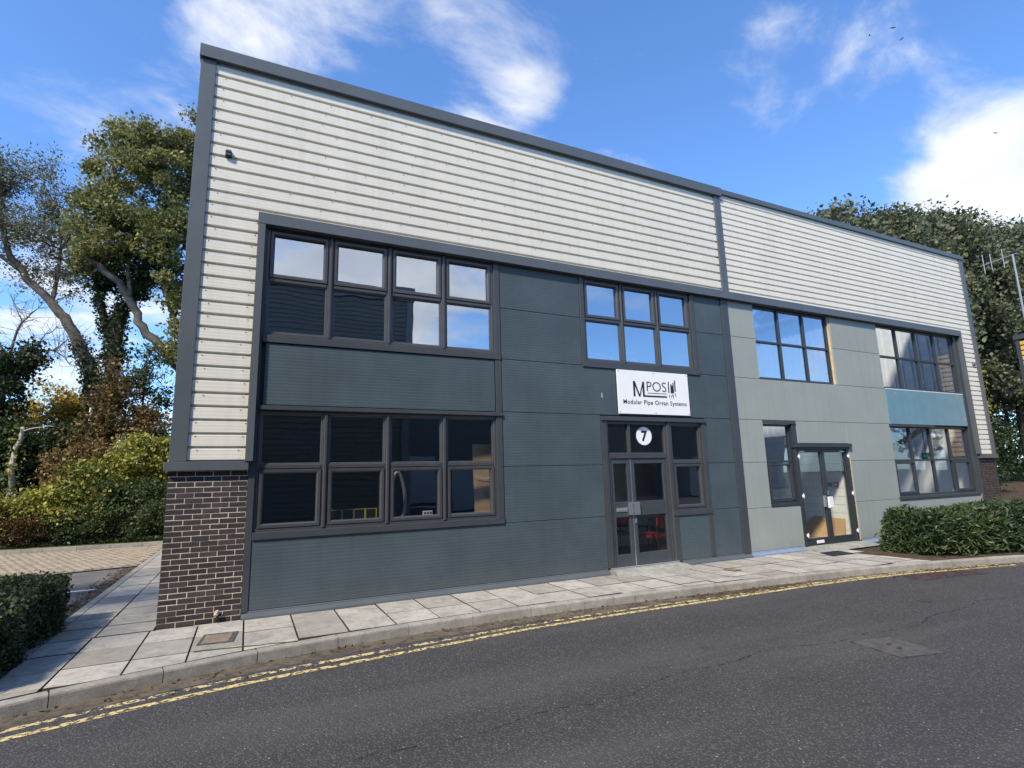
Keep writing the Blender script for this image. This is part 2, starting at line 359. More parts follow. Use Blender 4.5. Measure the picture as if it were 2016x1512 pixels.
def leaves(name, P, A, L, Wd, m, parent=None, origin=(0, 0, 0)):
    """one mesh of diamond leaves: P centre, A axis (unit), L length, Wd width"""
    N = len(P); P = np.asarray(P)-np.array(origin)
    r = rng.normal(size=(N, 3)); S = np.cross(A, r); S /= np.linalg.norm(S, axis=1)[:, None]+1e-9
    Nn = np.cross(A, S); L = np.asarray(L)[:, None]; Wd = np.asarray(Wd)[:, None]
    V = np.empty((N, 4, 3)); V[:, 0] = P-A*L/2; V[:, 2] = P+A*L/2
    V[:, 1] = P+S*Wd/2+Nn*Wd*.18-A*L*.06; V[:, 3] = P-S*Wd/2+Nn*Wd*.18-A*L*.06
    me = bpy.data.meshes.new(name); me.vertices.add(4*N); me.vertices.foreach_set('co', V.astype(np.float32).ravel())
    me.loops.add(4*N); me.loops.foreach_set('vertex_index', np.arange(4*N, dtype=np.int32))
    me.polygons.add(N); me.polygons.foreach_set('loop_start', np.arange(0, 4*N, 4, dtype=np.int32))
    me.update(calc_edges=True); me.materials.append(MATS[m])
    return link(bpy.data.objects.new(name, me), parent, origin)
def unit(a): return a/(np.linalg.norm(a, axis=1)[:, None]+1e-9)

# ================================================================== SETTING: ground, road, pavement
KERB = [(-9,-8.0),(-6.5,-6.0),(-4,-4.1),(-2.2,-2.86),(-.88,-2.28),(.37,-1.95),(1.3,-1.76),(2.25,-1.64),(3.1,-1.58),(4.6,-1.56),(6.2,-1.63),(7.8,-1.77),(10.5,-2.02),(13.2,-2.45),(15.6,-3.05),(19,-4.2),(24,-6.6),(32,-11.5)]
kx = np.array([p[0] for p in KERB]); ky = np.array([p[1] for p in KERB])
def smooth_curve(x, y, xs):
    # Catmull-Rom in x
    out = []
    for q in xs:
        i = int(np.clip(np.searchsorted(x, q)-1, 0, len(x)-2)); h = x[i+1]-x[i]; t = (q-x[i])/h
        m0 = (y[i+1]-y[max(i-1, 0)])/(x[i+1]-x[max(i-1, 0)]); j = min(i+2, len(x)-1); m1 = (y[j]-y[i])/(x[j]-x[i])
        out.append((2*t**3-3*t**2+1)*y[i]+(t**3-2*t**2+t)*h*m0+(-2*t**3+3*t**2)*y[i+1]+(t**3-t**2)*h*m1)
    return np.array(out)
def yk(x): return float(smooth_curve(kx, ky, [x])[0])
XS = np.linspace(-9, 32, 250); YS = smooth_curve(kx, ky, XS)
KN = []   # normals pointing to the building
for i in range(len(XS)):
    a = max(i-1, 0); b = min(i+1, len(XS)-1); tx, ty = XS[b]-XS[a], YS[b]-YS[a]; l = math.hypot(tx, ty); KN.append((-ty/l, tx/l))

g = MB().quad((-600,-600,-.19),(700,-600,-.19),(700,900,-.19),(-600,900,-.19)).build('ground', 'grass_ground'); tag(g, kind='structure')
road = MB()
for i in range(len(XS)-1):
    road.quad((XS[i], -70, -.115), (XS[i+1], -70, -.115), (XS[i+1], YS[i+1]+.06, -.115), (XS[i], YS[i]+.06, -.115))
road.quad((-80,-70,-.115),(-9,-70,-.115),(-9,YS[0]+.06,-.115),(-80,YS[0]+.06,-.115)).quad((32,-70,-.115),(120,-70,-.115),(120,YS[-1]+.06,-.115),(32,YS[-1]+.06,-.115))
road = tag(road.build('road', 'asphalt', origin=(0,-20,-.115)), kind='structure')
def strip(pts, wd, z, name, m, parent):
    b = MB(); pts = [Vector((p[0], p[1], 0)) for p in pts]; q = []
    for i, p in enumerate(pts):
        d = (pts[min(i+1, len(pts)-1)]-pts[max(i-1, 0)]).normalized(); n = Vector((-d.y, d.x, 0)); q.append((p+n*wd/2, p-n*wd/2))
    for i in range(len(q)-1): b.quad((q[i][1].x,q[i][1].y,z),(q[i+1][1].x,q[i+1][1].y,z),(q[i+1][0].x,q[i+1][0].y,z),(q[i][0].x,q[i][0].y,z))
    return b.build(name, m, parent)
def curve_pts(P, n=90):
    x = np.array([p[0] for p in P]); y = np.array([p[1] for p in P]); xs = np.linspace(x[0], x[-1], n); return list(zip(xs, smooth_curve(x, y, xs)))
inner = [(-3,-3.62),(-1.8,-3.0),(-.77,-2.62),(.937,-2.25),(2.2,-2.12),(3.53,-2.03),(4.706,-1.97),(6.419,-1.99),(7.818,-2.09),(10.1,-2.17),(12.585,-2.405),(13.452,-2.585),(14.913,-2.90)]
outer = [(-3,-3.84),(-1.8,-3.21),(-.708,-2.82),(.942,-2.45),(2.2,-2.32),(3.455,-2.22),(4.589,-2.14),(6.263,-2.15),(7.686,-2.21),(10.102,-2.29),(12.383,-2.52),(13.224,-2.70),(15.139,-3.10)]
strip(curve_pts(inner), .085, -.111, 'yellow_line', 'yellow_line_worn', road)
strip(curve_pts(outer), .09, -.111, 'yellow_line', 'yellow_line', road)
gut = [(XS[i]-KN[i][0]*.13, YS[i]-KN[i][1]*.13) for i in range(30, 175)]
strip(gut, .36, -.1135, 'gutter_dirt', 'gutter_dirt', road)
strip([(7.6+.5*i, yk(7.6+.5*i)-.16) for i in range(6)], .26, -.1095, 'leaf_litter', 'leaf_litter', road)
strip([(13.0+.5*i, yk(13.0+.5*i)-.12) for i in range(5)], .20, -.1095, 'leaf_litter', 'leaf_litter', road)
crk = [(x, -4.47+.10*math.sin(x*1.3)+.05*math.sin(x*4.1)+rng.normal()*.012) for x in np.linspace(1.2, 13.5, 120)]
crk = [(x, y-.16*max(0, 3.2-x)) for x, y in crk]
strip(crk, .022, -.1125, 'road_seam', 'crack_fill', road)
strip([(12.0,-2.82),(12.6,-2.86),(13.2,-2.97),(13.7,-3.06)], .52, -.1125, 'red_tarmac_patch', 'red_tarmac', road)
# square cast cover in the road
cq = [(7.50,-4.62),(8.03,-4.72),(7.97,-5.37),(7.41,-5.22)]
cv = MB().prism([cq[0], cq[3], cq[2], cq[1]], -.13, -.108)
c = cv.build('manhole_cover', 'iron'); tag(c, 'worn square iron cover set in the asphalt road', 'manhole cover')
cc = (sum(p[0] for p in cq)/4, sum(p[1] for p in cq)/4)
rimb = MB()
for i in range(4):
    a, b2 = Vector(cq[i]), Vector(cq[(i+1) % 4]); o1 = Vector(cc)
    e1 = a+(a-o1)*.06; e2 = b2+(b2-o1)*.06
    rimb.quad((a.x,a.y,-.1105),(b2.x,b2.y,-.1105),(e2.x,e2.y,-.1105),(e1.x,e1.y,-.1105))
rimb.build('rim', 'crack_fill', c)
for dx, dy in ((.03, .09), (-.03, -.06)):
    MB().prism([(cc[0]+dx+.035*math.cos(a), cc[1]+dy+.025*math.sin(a)) for a in np.linspace(0, 2*math.pi, 9)[:-1]], -.11, -.1065).build('keyhole', 'rubber', c)

# pavement bed + kerbs + slabs
pv = MB()
for i in range(len(XS)-1):
    a = [(XS[j]+KN[j][0]*.05, YS[j]+KN[j][1]*.05) for j in (i, i+1)]
    if a[0][0] < -1.3: continue
    pv.quad((a[0][0], a[0][1], -.022), (a[1][0], a[1][1], -.022), (a[1][0], .3 if a[1][0] > -.02 else 14.0, -.022), (a[0][0], .3 if a[1][0] > -.02 else 14.0, -.022))
pave = tag(pv.build('pavement', 'slab_bed', origin=(4, -1, 0)), kind='structure')
def yb(x):
    i = int(np.argmin(np.abs(XS-x))); return yk(x)+.135/max(.5, abs(KN[i][1]))
def slab(x0, x1, y0, y1, z=None):
    j = .006; x0 += j; x1 -= j; y0 += j; y1 -= j
    n = 4; bot = [(x, max(y0, yb(x)+.008)) for x in np.linspace(x0, x1, n)]
    if max(b[1] for b in bot) >= y1-.03: return
    z = (.013+rng.normal()*.0022) if z is None else z
    tl = rng.normal(size=2)*.0035
    cx_, cy_ = (x0+x1)/2, (y0+y1)/2
    poly = bot+[(x1, y1), (x0, y1)]
    b = MB(); k = len(poly); zz = lambda p: z+(p[0]-cx_)*tl[0]+(p[1]-cy_)*tl[1]
    inn = [(cx_+(p[0]-cx_)*(1-.016), cy_+(p[1]-cy_)*(1-.016)) for p in poly]
    b.v = [(p[0], p[1], -.03) for p in poly]+[(p[0], p[1], zz(p)-.004) for p in poly]+[(p[0], p[1], zz(p)) for p in inn]
    for r in range(2):
        for i in range(k): jn = (i+1) % k; b.f.append((r*k+i, r*k+jn, (r+1)*k+jn, (r+1)*k+i))
    b.f.append(tuple(range(2*k, 3*k)))
    o = b.build('slab', 'slab', pave); o.data.materials.append(MATS['slab_bed']); o.data.polygons.foreach_set('material_index', [1]*(2*k)+[0])
xj = [1.06+.612*k for k in range(22)]
for a, b in zip(xj[:-1], xj[1:]):
    slab(a, b, -.80, -.015)
for a, b in zip(xj[:-1], xj[1:]):
    slab(a, b, -1.46, -.80); slab(a, b, -2.1, -1.46); slab(a, b, -2.7, -2.1)
for (a, b) in ((-1.17,-.68),(-.68,-.06),(-.06,.50),(.50,1.06)):
    ys = [-2.6, -1.98, -1.38, -.70, -.02]
    for p, q in zip(ys[:-1], ys[1:]): slab(a, b, p, q)
y = .0
while y < 13.4:
    for (a, b) in ((-1.17,-.66),(-.66,-.02)): slab(a, b, y, y+.61)
    y += .612
# kerb stones
s = 0; acc = []; 
ds = [0]
for i in range(1, len(XS)): ds.append(ds[-1]+math.hypot(XS[i]-XS[i-1], YS[i]-YS[i-1]))
ds = np.array(ds); L = .913
def at(sv): return float(np.interp(sv, ds, XS)), float(np.interp(sv, ds, YS))
off = float(np.interp(-.566, XS, ds)) % L
sv = off
while sv+L < ds[-1]:
    x0, y0 = at(sv+.004); x1, y1 = at(sv+L-.004); sv += L
    if x0 < -4.5 or x0 > 24: continue
    t = Vector((x1-x0, y1-y0)); ln = t.length; t /= ln; ang = math.atan2(t.y, t.x)
    b = MB(); prof = [(0, -.2), (0, -.012), (.006, .006), (.022, .014), (.127, .014), (.127, -.2)]
    k = len(prof); b.v = [(0, p[0], p[1]) for p in prof]+[(ln, p[0], p[1]) for p in prof]
    for i in range(k): j = (i+1) % k; b.f.append((i, k+i, k+j, j))
    b.f += [tuple(range(k)), tuple(range(2*k-1, k-1, -1))]
    o = b.build('kerb_stone', 'kerb_concrete', pave, origin=(0, 0, 0)); o.location = (x0, y0, rng.normal()*.002); o.rotation_euler.z = ang
# moss in the joint by the kerb
strip([(.55+.1*i, -1.40-.018*i+rng.normal()*.008) for i in range(12)], .045, .017, 'moss', 'moss', pave)
# cover plate in the slabs by the pier
dc = thing('drain_cover', (.78,-.93,.014), 'small rusty rectangular drain cover in the paving by the brick pier', 'drain cover')
def rot_rect(cx, cy, w_, h_, a):
    return [(cx+x*math.cos(a)-y*math.sin(a), cy+x*math.sin(a)+y*math.cos(a)) for x, y in ((-w_/2,-h_/2),(w_/2,-h_/2),(w_/2,h_/2),(-w_/2,h_/2))]
MB().prism(rot_rect(.78,-.92,.40,.50,R(-6)), .005, .0195).build('rim', 'iron', dc)
MB().prism(rot_rect(.77,-.93,.30,.40,R(-6)), .006, .023).build('plate', 'iron_rust', dc)
dc2 = thing('drain_cover', (9.6,-.95,.014), 'small mossy stopcock cover in the paving outside the numbered door', 'drain cover')
MB().prism(rot_rect(9.6,-.95,.26,.26,R(12)), .005, .0185).build('rim', 'moss', dc2)
MB().prism(rot_rect(9.6,-.95,.2,.2,R(12)), .006, .022).build('plate', 'iron_rust', dc2)
tag(MB().prism([(12.90,-.46),(12.63,-.95),(13.34,-1.0),(13.49,-.49)], .008, .026).build('doormat', 'rubber'), 'dark flat mat lying on the paving before the glazed doors', 'mat')
# door thresholds
def ramp(x0, x1, h, nm):
    b = MB(); p = [(-.42, .012), (-.16, h-.015), (.1, h)]
    for i in range(2): b.quad((x0-.10*(1-i),p[i][0],p[i][1]),(x1+.22*(1-i),p[i][0],p[i][1]),(x1,p[i+1][0],p[i+1][1]),(x0,p[i+1][0],p[i+1][1]))
    b.quad((x0,.1,h),(x0,.1,0),(x0,-.16,0),(x0,-.16,h-.015)); b.quad((x0,-.16,h-.015),(x0,-.16,0),(x0-.1,-.42,0),(x0-.1,-.42,.012))
    b.quad((x1,-.16,h-.015),(x1,-.16,0),(x1,.1,0),(x1,.1,h)); b.quad((x1+.22,-.42,.012),(x1+.22,-.42,0),(x1,-.16,0),(x1,-.16,h-.015))
    b.build(nm, 'ramp_concrete', pave)
ramp(7.40, 9.12, .105, 'threshold_ramp'); ramp(13.06, 15.16, .09, 'threshold_ramp')

# side yard on the left: asphalt, white bay line, paviors, far kerb, planted bank
tag(MB().quad((-16,-1.7,-.10),(-1.3,-1.7,-.10),(-1.3,14.0,-.10),(-16,14.0,-.10)).build('parking_yard', 'asphalt_pale'), kind='structure')
yard = bpy.data.objects['parking_yard']
strip([(-3.8,4.66),(-1.62,5.0)], .10, -.096, 'bay_line', 'white_paint', yard)
strip([(-1.5,y) for y in np.linspace(1.5, 8.2, 12)], .42, -.0955, 'leaf_litter', 'leaf_litter', yard)
# side kerb along the path
y = -.6
while y < 13.2:
    MB().bbox(-1.30, -1.175, y+.004, y+.91, -.2, .014, .004).build('kerb_stone', 'kerb_concrete', pave); y += .915
pb = tag(MB().prism([(-14,5.6),(-1.31,8.4),(-1.31,13.62),(-14,14.6)], -.12, -.078).build('pavior_strip', 'pavior_joint'), kind='structure')
blk = MB(); nb = 0
ax = Vector((1.0, -.075)).normalized(); ay = Vector((.075, 1.0)).normalized()
for i in range(-4, 62):
    for j in range(-20, 44):
        c0 = Vector((-1.4, 13.5))-ax*(.205*i+ (.1 if j % 2 else 0))-ay*(.205*j)
        if not (-9.5 < c0.x < -1.42): continue
        lo = 8.4+(c0.x+1.31)*.2207+.12; hi = 13.62-(c0.x+1.31)*.0772-.12
        if not (lo < c0.y < hi): continue
        hx, hy = ax*.088, ay*.097; zt = -.066+rng.normal()*.002
        q = [c0-hx-hy, c0+hx-hy, c0+hx+hy, c0-hx+hy]
        blk.prism([(p.x, p.y) for p in q], -.08, zt); nb += 1
o = blk.build('pavior_blocks', 'pavior', pb); tag(o, kind='stuff')
strip([(-14,5.54),(-1.35,8.33)], .12, -.07, 'pavior_edging', 'kerb_concrete', pb)
fx = np.linspace(-14, -1.2, 15)
for a, b in zip(fx[:-1], fx[1:]):
    ya, yb2 = 13.62-(a+1.31)*.0772, 13.62-(b+1.31)*.0772
    MB().prism([(a+.005,ya),(b-.005,yb2),(b-.005,yb2+.15),(a+.005,ya+.15)], -.2, .06).build('kerb_stone', 'kerb_concrete', pb)
bank = MB()
gx = np.linspace(-40, -.5, 24); gy = np.array([13.7, 14.4, 15.5, 17, 19, 22, 28, 45])
def bz(x, y):
    t = min(1, max(0, (y-14)/8)); return .03+1.1*t*t*(3-2*t)+.10*math.sin(x*1.7+y)*t
for i in range(len(gx)-1):
    for j in range(len(gy)-1):
        q = [(gx[i],gy[j]),(gx[i+1],gy[j]),(gx[i+1],gy[j+1]),(gx[i],gy[j+1])]
        bank.quad(*[(p[0], p[1]+(.0772*-(p[0]+1.31) if j == 0 and p[1] < 14 else 0), bz(*p)) for p in q])
tag(bank.build('planted_bank', 'grass_ground'), kind='structure')
# right-hand yard
tag(MB().quad((22.5,-7,-.06),(60,-7,-.06),(60,4.6,-.06),(22.5,4.6,-.06)).build('side_yard', 'asphalt_pale'), kind='structure')
yr = bpy.data.objects['side_yard']
for i in range(16): MB().bbox(23.0+.92*i, 23.91+.92*i, 4.6, 4.73, -.2, .06, .004).build('kerb_stone', 'kerb_concrete', yr)
tag(MB().quad((22.5,4.73,.03),(90,4.73,.03),(90,60,.6),(22.5,60,.6)).build('woodland_floor', 'soil'), kind='structure')
tag(MB().prism([(13.45,-.9),(21.3,-.9),(21.3,-4.6)]+[(x, yb(x)+.01) for x in np.linspace(20.5, 13.6, 12)], -.05, .022).build('planting_bed', 'soil'), kind='structure')

# ================================================================== THE BUILDING
XR = 22.43
bld = thing('industrial_building', (11.2, 7, 0), 'two-storey industrial building with cream ribbed cladding over dark and pale green panels', 'building')
def mb(name, m, *boxes, parent=bld, b=.004):
    o = MB()
    for q in boxes: o.bbox(*q, b=b)
    return o.build(name, m, parent)
# shell (side, rear, roof, floors, room walls)
D = 14.
MB().box(.04, .25, .25, D, 0, 8.5).build('side_wall', 'dark_clad', bld); MB().box(XR-.25, XR-.04, .25, D, 0, 8.5).build('side_wall', 'dark_clad', bld)
MB().box(.25, XR-.25, D-.2, D-.01, 0, 8.5).build('rear_wall', 'inner_wall', bld)
MB().box(.25, 11.0, .4, D-.2, 8.3, 8.42).build('roof', 'roof_grey', bld)
rf = MB()
for a, b in ((11.2,11.6),(14.2,14.5),(17.8,18.1),(21.6,22.18)): rf.box(a, b, .4, D-.2, 8.3, 8.42)
for a, b in ((11.6,14.2),(14.5,17.8),(18.1,21.6)): rf.box(a, b, .4, .7, 8.3, 8.42); rf.box(a, b, 12, D-.2, 8.3, 8.42)
rf.build('roof', 'roof_grey', bld)
MB().box(11.0, 11.2, .2, D-.2, 0, 8.6).build('party_wall', 'inner_wall', bld)
MB().box(.25, 11.0, .2, D-.2, -.05, .10).build('ground_floor', 'carpet', bld); MB().box(11.2, 22.18, .2, D-.2, -.05, .085).build('ground_floor', 'concrete_floor', bld)
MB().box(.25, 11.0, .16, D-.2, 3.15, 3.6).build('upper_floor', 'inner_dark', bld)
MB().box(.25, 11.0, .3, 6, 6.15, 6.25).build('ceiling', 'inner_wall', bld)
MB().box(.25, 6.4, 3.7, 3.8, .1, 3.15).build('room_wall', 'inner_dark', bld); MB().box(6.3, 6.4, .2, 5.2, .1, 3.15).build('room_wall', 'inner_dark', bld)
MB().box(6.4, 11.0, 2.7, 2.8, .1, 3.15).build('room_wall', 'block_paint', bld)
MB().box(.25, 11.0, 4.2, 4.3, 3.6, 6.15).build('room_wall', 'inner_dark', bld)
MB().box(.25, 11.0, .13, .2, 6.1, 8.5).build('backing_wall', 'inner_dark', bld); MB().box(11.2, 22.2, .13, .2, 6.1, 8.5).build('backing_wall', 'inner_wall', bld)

# --- brick piers: mortar core with bricks standing 4 mm proud, laid singly on the near pier
def bricks_for(x0, x1, z0, n):
    out = []
    for k in range(n):
        z = z0+.075*k; x = x0-(.1125 if k % 2 else 0)
        while x < x1-.02:
            a, b = max(x, x0), min(x+.215, x1)
            if b-a > .04: out.append((a, b, z))
            x += .225
    return out
pier = MB().box(.005, 1.009, .005, .24, -.02, 2.11).build('pier', 'mortar', bld)
cache = {}
for a, b, z in bricks_for(0, 1.012, .012, 28):
    ln = round(b-a, 3)
    if ln not in cache:
        q = MB().bbox(-ln/2, ln/2, 0, .05, 0, .065, .004); me = bpy.data.meshes.new('brick'); me.from_pydata(q.v, [], q.f); me.materials.append(MATS['brick']); cache[ln] = me
    inst(cache[ln], 'brick', pier, ((a+b)/2, rng.normal()*.0012, z))
sidebr = MB()
for k in range(28):
    yy = .06-(.11 if k % 2 == 0 else 0)
    while yy < .24:
        sidebr.box(0, .03, max(yy, .052), min(yy+.215, .24), .012+.075*k, .077+.075*k); yy += .225
tag(sidebr.build('side_bricks', 'brick', pier), kind='stuff')
pier2 = MB().box(XR-1.004, XR-.012, .012, .24, -.02, 2.11).build('pier', 'mortar', bld)
fb = MB()
for a, b, z in bricks_for(XR-1.012, XR, .012, 28): fb.bbox(a, b, 0, .05, z, z+.065, .004)
tag(fb.build('bricks', 'brick_far', pier2), kind='stuff')
mb('pier_cap', 'slate_metal', (-.055, 1.012, -.085, .2, 2.112, 2.238)); mb('pier_cap', 'slate_metal', (XR-1.012, XR+.055, -.085, .2, 2.112, 2.238))

# --- ribbed cladding: one strip per rib
def rib(x0, x1, z0, pitch, m, zmax):
    if z0 > zmax-.03: return
    d = .036; gap = .042*pitch/.2
    pr = [(0.0, 0), (0.0, gap*.35), (-d, gap), (-d-.002, pitch*.62), (-d, pitch-.006), (0.0, pitch)]
    # shaded trough, underside step, broad crown, top slope
    pr = [(.006, 0.), (.006, gap*.50), (-d, gap*.78), (-d, pitch-gap*.40), (.006, pitch)]
    b = MB(); k = len(pr)
    P = [(y, min(z0+z, zmax)) for y, z in pr]
    b.v = [(x0, y, z) for y, z in P]+[(x1, y, z) for y, z in P]
    b.f = [(i, k+i, k+i+1, i+1) for i in range(k-1)]
    b.build('rib', m, CL)
CL = MB().box(.2, 11.06, .02, .12, 6.08, 8.68).box(.2, .98, .02, .12, 2.2, 6.08).build('cladding', 'cladding', bld)
z = 2.235
while z < 8.66:
    rib(.205, .97 if z < 6.0 else 11.07, z, .2, 'cladding', 8.67); z += .2
CL = MB().box(11.26, 22.2, .02, .12, 6.08, 8.74).box(21.44, 22.2, .02, .12, 2.2, 6.08).build('cladding', 'cladding_white', bld)
z = 2.225
while z < 8.74:
    rib(11.25 if z >= 6.0 else 21.44, 22.225, z, .1555, 'cladding_white', 8.75); z += .1555
# fixings: rows of small screws on the near cladding and along flashings
scr = MB()
def screw(x, y, z, r=.0055): scr.bbox(x-r, x+r, y-.008, y+.004, z-r, z+r, .003)
z = 2.235; k = 0
while z < 8.6:
    zt = z+.2-.024
    if z < 6.0: xs = (.30, .88)
    else: xs = list(np.arange(.30, 11, 1.35 if k % 3 else .675))
    sh = rng.random()*.5
    for x in xs: screw(min(x+(sh if z > 6 and x > .4 else 0)+rng.normal()*.03, 10.95), -.038, zt-.008)
    z += .2; k += 1
tag(scr.build('cladding_screws', 'slate_dark', bld), kind='stuff')

# --- flashings
mb('coping', 'slate_metal', (-.02, 11.30, -.115, .4, 8.665, 8.885)); mb('coping', 'slate_metal', (11.302, XR+.02, -.09, .4, 8.745, 8.88))
mb('corner_flashing', 'slate_metal', (0, .215, -.065, .25, 2.24, 8.663)); mb('corner_flashing', 'slate_metal', (XR-.215, XR, -.065, .25, 2.24, 8.743))
mb('divider_flashing', 'slate_metal', (11.06, 11.265, -.07, .1, 6.183, 8.663))
mb('lintel_flashing', 'slate_metal', (.955, XR-.955, -.105, .10, 5.992, 6.18))
mb('jamb_flashing', 'slate_metal', (.958, 1.066, -.101, .10, 2.24, 5.99)); mb('jamb_flashing', 'slate_metal', (XR-1.066, XR-.958, -.101, .10, 2.24, 5.99))
mb('jamb_flashing', 'slate_dark', (1.014, 1.105, -.012, .12, .03, 2.238)); mb('jamb_flashing', 'slate_dark', (XR-1.105, XR-1.014, -.012, .12, .03, 2.238))
mb('jamb_lining', 'slate_dark', (1.067, 1.10, -.01, .12, 2.24, 5.99)); mb('jamb_lining', 'slate_dark', (XR-1.28, XR-1.067, .0, .12, 1.05, 5.99))
mb('divider_flashing', 'slate_dark', (11.0, 11.225, -.022, .12, .10, 5.99))
# base drip flashing
def drip(x0, x1, m):
    b = MB(); pr = [(.0, .112), (-.012, .10), (-.012, .088), (-.075, .040), (-.080, .012), (.0, .012)]
    k = len(pr); b.v = [(x0, y, z) for y, z in pr]+[(x1, y, z) for y, z in pr]
    b.f = [(i, k+i, k+i+1, i+1) for i in range(k-1)]+[tuple(range(k))[::-1], tuple(range(k, 2*k))]
    b.build('base_flashing', m, bld)
drip(1.02, 7.36, 'slate_metal'); drip(9.22, 11.22, 'slate_metal'); drip(11.225, 13.03, 'flash_blue'); drip(15.2, 21.4, 'flash_blue')

# --- wall panels (each panel a piece of its own, 8 mm shadow joints)
def panel(m, *rects):
    b = MB(); j = .004
    for x0, x1, z0, z1 in rects: b.bbox(x0+j, x1-j, .0, .10, z0+j, z1-j, .006)
    b.build('panel', m, bld)
MB().box(1.05, 7.45, .102, .13, .05, 1.05).box(9.15, 13.04, .102, .13, .05, 1.05).box(15.14, 21.38, .102, .13, .05, 1.05).build('panel_backing', 'slate_dark', bld)
MB().box(5.12, 7.1, .102, .13, 1.05, 6.1).box(10.0, 12.1, .102, .13, 1.05, 6.1).box(15.1, 17.1, .102, .13, 1.05, 6.1).box(1.1, 5.12, .102, .13, 3.05, 4.15).box(7.1, 10., .102, .13, 3.05, 4.15).box(12.1, 15.1, .102, .13, 3.05, 4.1).box(17.1, 21.1, .102, .13, 3.05, 4.1).build('panel_backing', 'slate_dark', bld)
d = 'panel_dark'
panel(d, (1.105, 7.37, .11, 1.10)); panel(d, (5.185, 7.37, 1.10, 2.10)); panel(d, (5.185, 7.37, 2.10, 3.10)); panel(d, (5.185, 11.0, 3.10, 4.10), )
panel(d, (5.185, 7.0, 4.10, 5.10)); panel(d, (5.185, 7.0, 5.10, 5.99)); panel(d, (1.155, 5.055, 3.095, 4.075))
panel(d, (10.145, 11.0, 4.10, 5.10)); panel(d, (10.145, 11.0, 5.10, 5.99)); panel(d, (10.17, 11.0, 2.10, 3.10)); panel(d, (10.17, 11.0, 1.10, 2.10)); panel(d, (9.21, 11.0, .11, 1.10))
d = 'panel_light'
panel(d, (11.225, 13.04, .11, 1.06)); panel(d, (11.225, 12.04, 1.06, 2.10)); panel(d, (11.225, 12.04, 2.10, 3.10)); panel(d, (11.225, 17.1, 3.10, 4.10))
panel(d, (11.225, 12.1, 4.10, 5.10)); panel(d, (11.225, 12.1, 5.10, 5.99)); panel(d, (15.02, 17.1, 4.10, 5.10)); panel(d, (15.02, 17.1, 5.10, 5.99))
panel(d, (13.20, 15.17, 2.55, 3.10), (15.16, 17.1, 2.10, 3.10)); panel(d, (15.17, 17.1, 1.05, 2.10)); panel(d, (15.17, 21.33, .11, 1.05))
bf = MB().bbox(17.09, 21.12, -.02, .10, 3.10, 4.115, .006).build('film_covered_panel', 'blue_film', bld)
bf['label'] = 'panel still wrapped in blue protective film'
for x, z, rr in ((17.5, 3.98, .05), (20.75, 4.0, .06), (21.0, 3.32, .08)):
    MB().prism([(x+rr*math.cos(a), z+rr*.8*math.sin(a)) for a in np.linspace(0, 2*math.pi, 11)[:-1]], 0, .003)
    b = MB(); P = [(x+rr*math.cos(a)*random.uniform(.7, 1.1), z+rr*math.sin(a)*random.uniform(.7, 1.1)) for a in np.linspace(0, 2*math.pi, 11)[:-1]]
    b.quad(*[(p[0], -.0235, p[1]) for p in P]).build('film_bubble', 'panel_light', bf)
MB().quad((17.09,-.0232,4.095),(21.12,-.0232,4.095),(21.12,-.0232,4.113),(17.09,-.0232,4.113)).build('film_edge', 'white_board', bf)

# --- windows
def pane(x0, x1, z0, z1, y, m, win):
    o = MB().box(x0, x1, y, y+.006, z0, z1).build('pane', m, win)
    return o
def pvc_window(x0, x1, z0, z1, n, zt, sash, mats, yb0=.10):
    """white-collar PVC window: outer frame, mullions with a proud cover bar, transoms, sashes in one row"""
    win = MB(); fw = .05; y0, y1 = .018, yb0
    win.frame(x0, x1, z0, z1, fw, y1, y0, .012)
    cw = (x1-x0)/n
    for k in range(1, n):
        xm = x0+cw*k; win.bbox(xm-.052, xm+.052, y0+.006, y1, z0+fw, z1-fw, .012); win.bbox(xm-.026, xm+.026, y0-.022, y0+.02, z0+.012, z1-.012, .012)
    wo = win.build('window', 'frame_pvc', bld)
    for k in range(n):
        a = x0+cw*k+(.052 if k else fw); b = x0+cw*(k+1)-(.052 if k < n-1 else fw)
        MB().bbox(a, b, y0+.004, y1, zt-.034, zt+.034, .010).build('transom', 'frame_pvc', wo)
        for row, (c, e) in enumerate(((z0+fw, zt-.034), (zt+.034, z1-fw))):
            if (sash == 'top') == (row == 1):
                MB().frame(a+.004, b-.004, c+.004, e-.004, .062, y1-.01, y0-.008, .022).build('sash', 'frame_pvc', wo)
                q = (a+.06, b-.06, c+.06, e-.06)
            else:
                MB().frame(a+.001, b-.001, c+.001, e-.001, .022, y1-.01, y0+.022, .012).build('bead', 'frame_pvc', wo)
                q = (a+.02, b-.02, c+.02, e-.02)
            o = pane(*q, .068, mats[row], wo)
            o.rotation_euler = (rng.normal()*.0035, 0, rng.normal()*.0035)
    return wo
def surround(x0, x1, z0, z1, sides, m='slate_dark', t=.006, p=-.014):
    """flat flashing trim round an opening; sides: dict side -> width"""
    b = MB()
    if 'b' in sides: b.bbox(x0-sides.get('l', 0), x1+sides.get('r', 0), p-.012, .06, z0-sides['b'], z0, .004)
    if 't' in sides: b.bbox(x0-sides.get('l', 0), x1+sides.get('r', 0), p-.03, .06, z1, z1+sides['t'], .004)
    if 'l' in sides: b.bbox(x0-sides['l'], x0, p, .06, z0+.001, z1-.001, .004)
    if 'r' in sides: b.bbox(x1, x1+sides['r'], p, .06, z0+.001, z1-.001, .004)
    return b.build('window_flashing', m, bld)
pvc_window(1.105, 5.06, 4.20, 5.988, 4, 5.12, 'top', ('glass_coated', 'glass_coated'))
surround(1.105, 5.06, 4.20, 5.988, {'b': .118, 'r': .12})
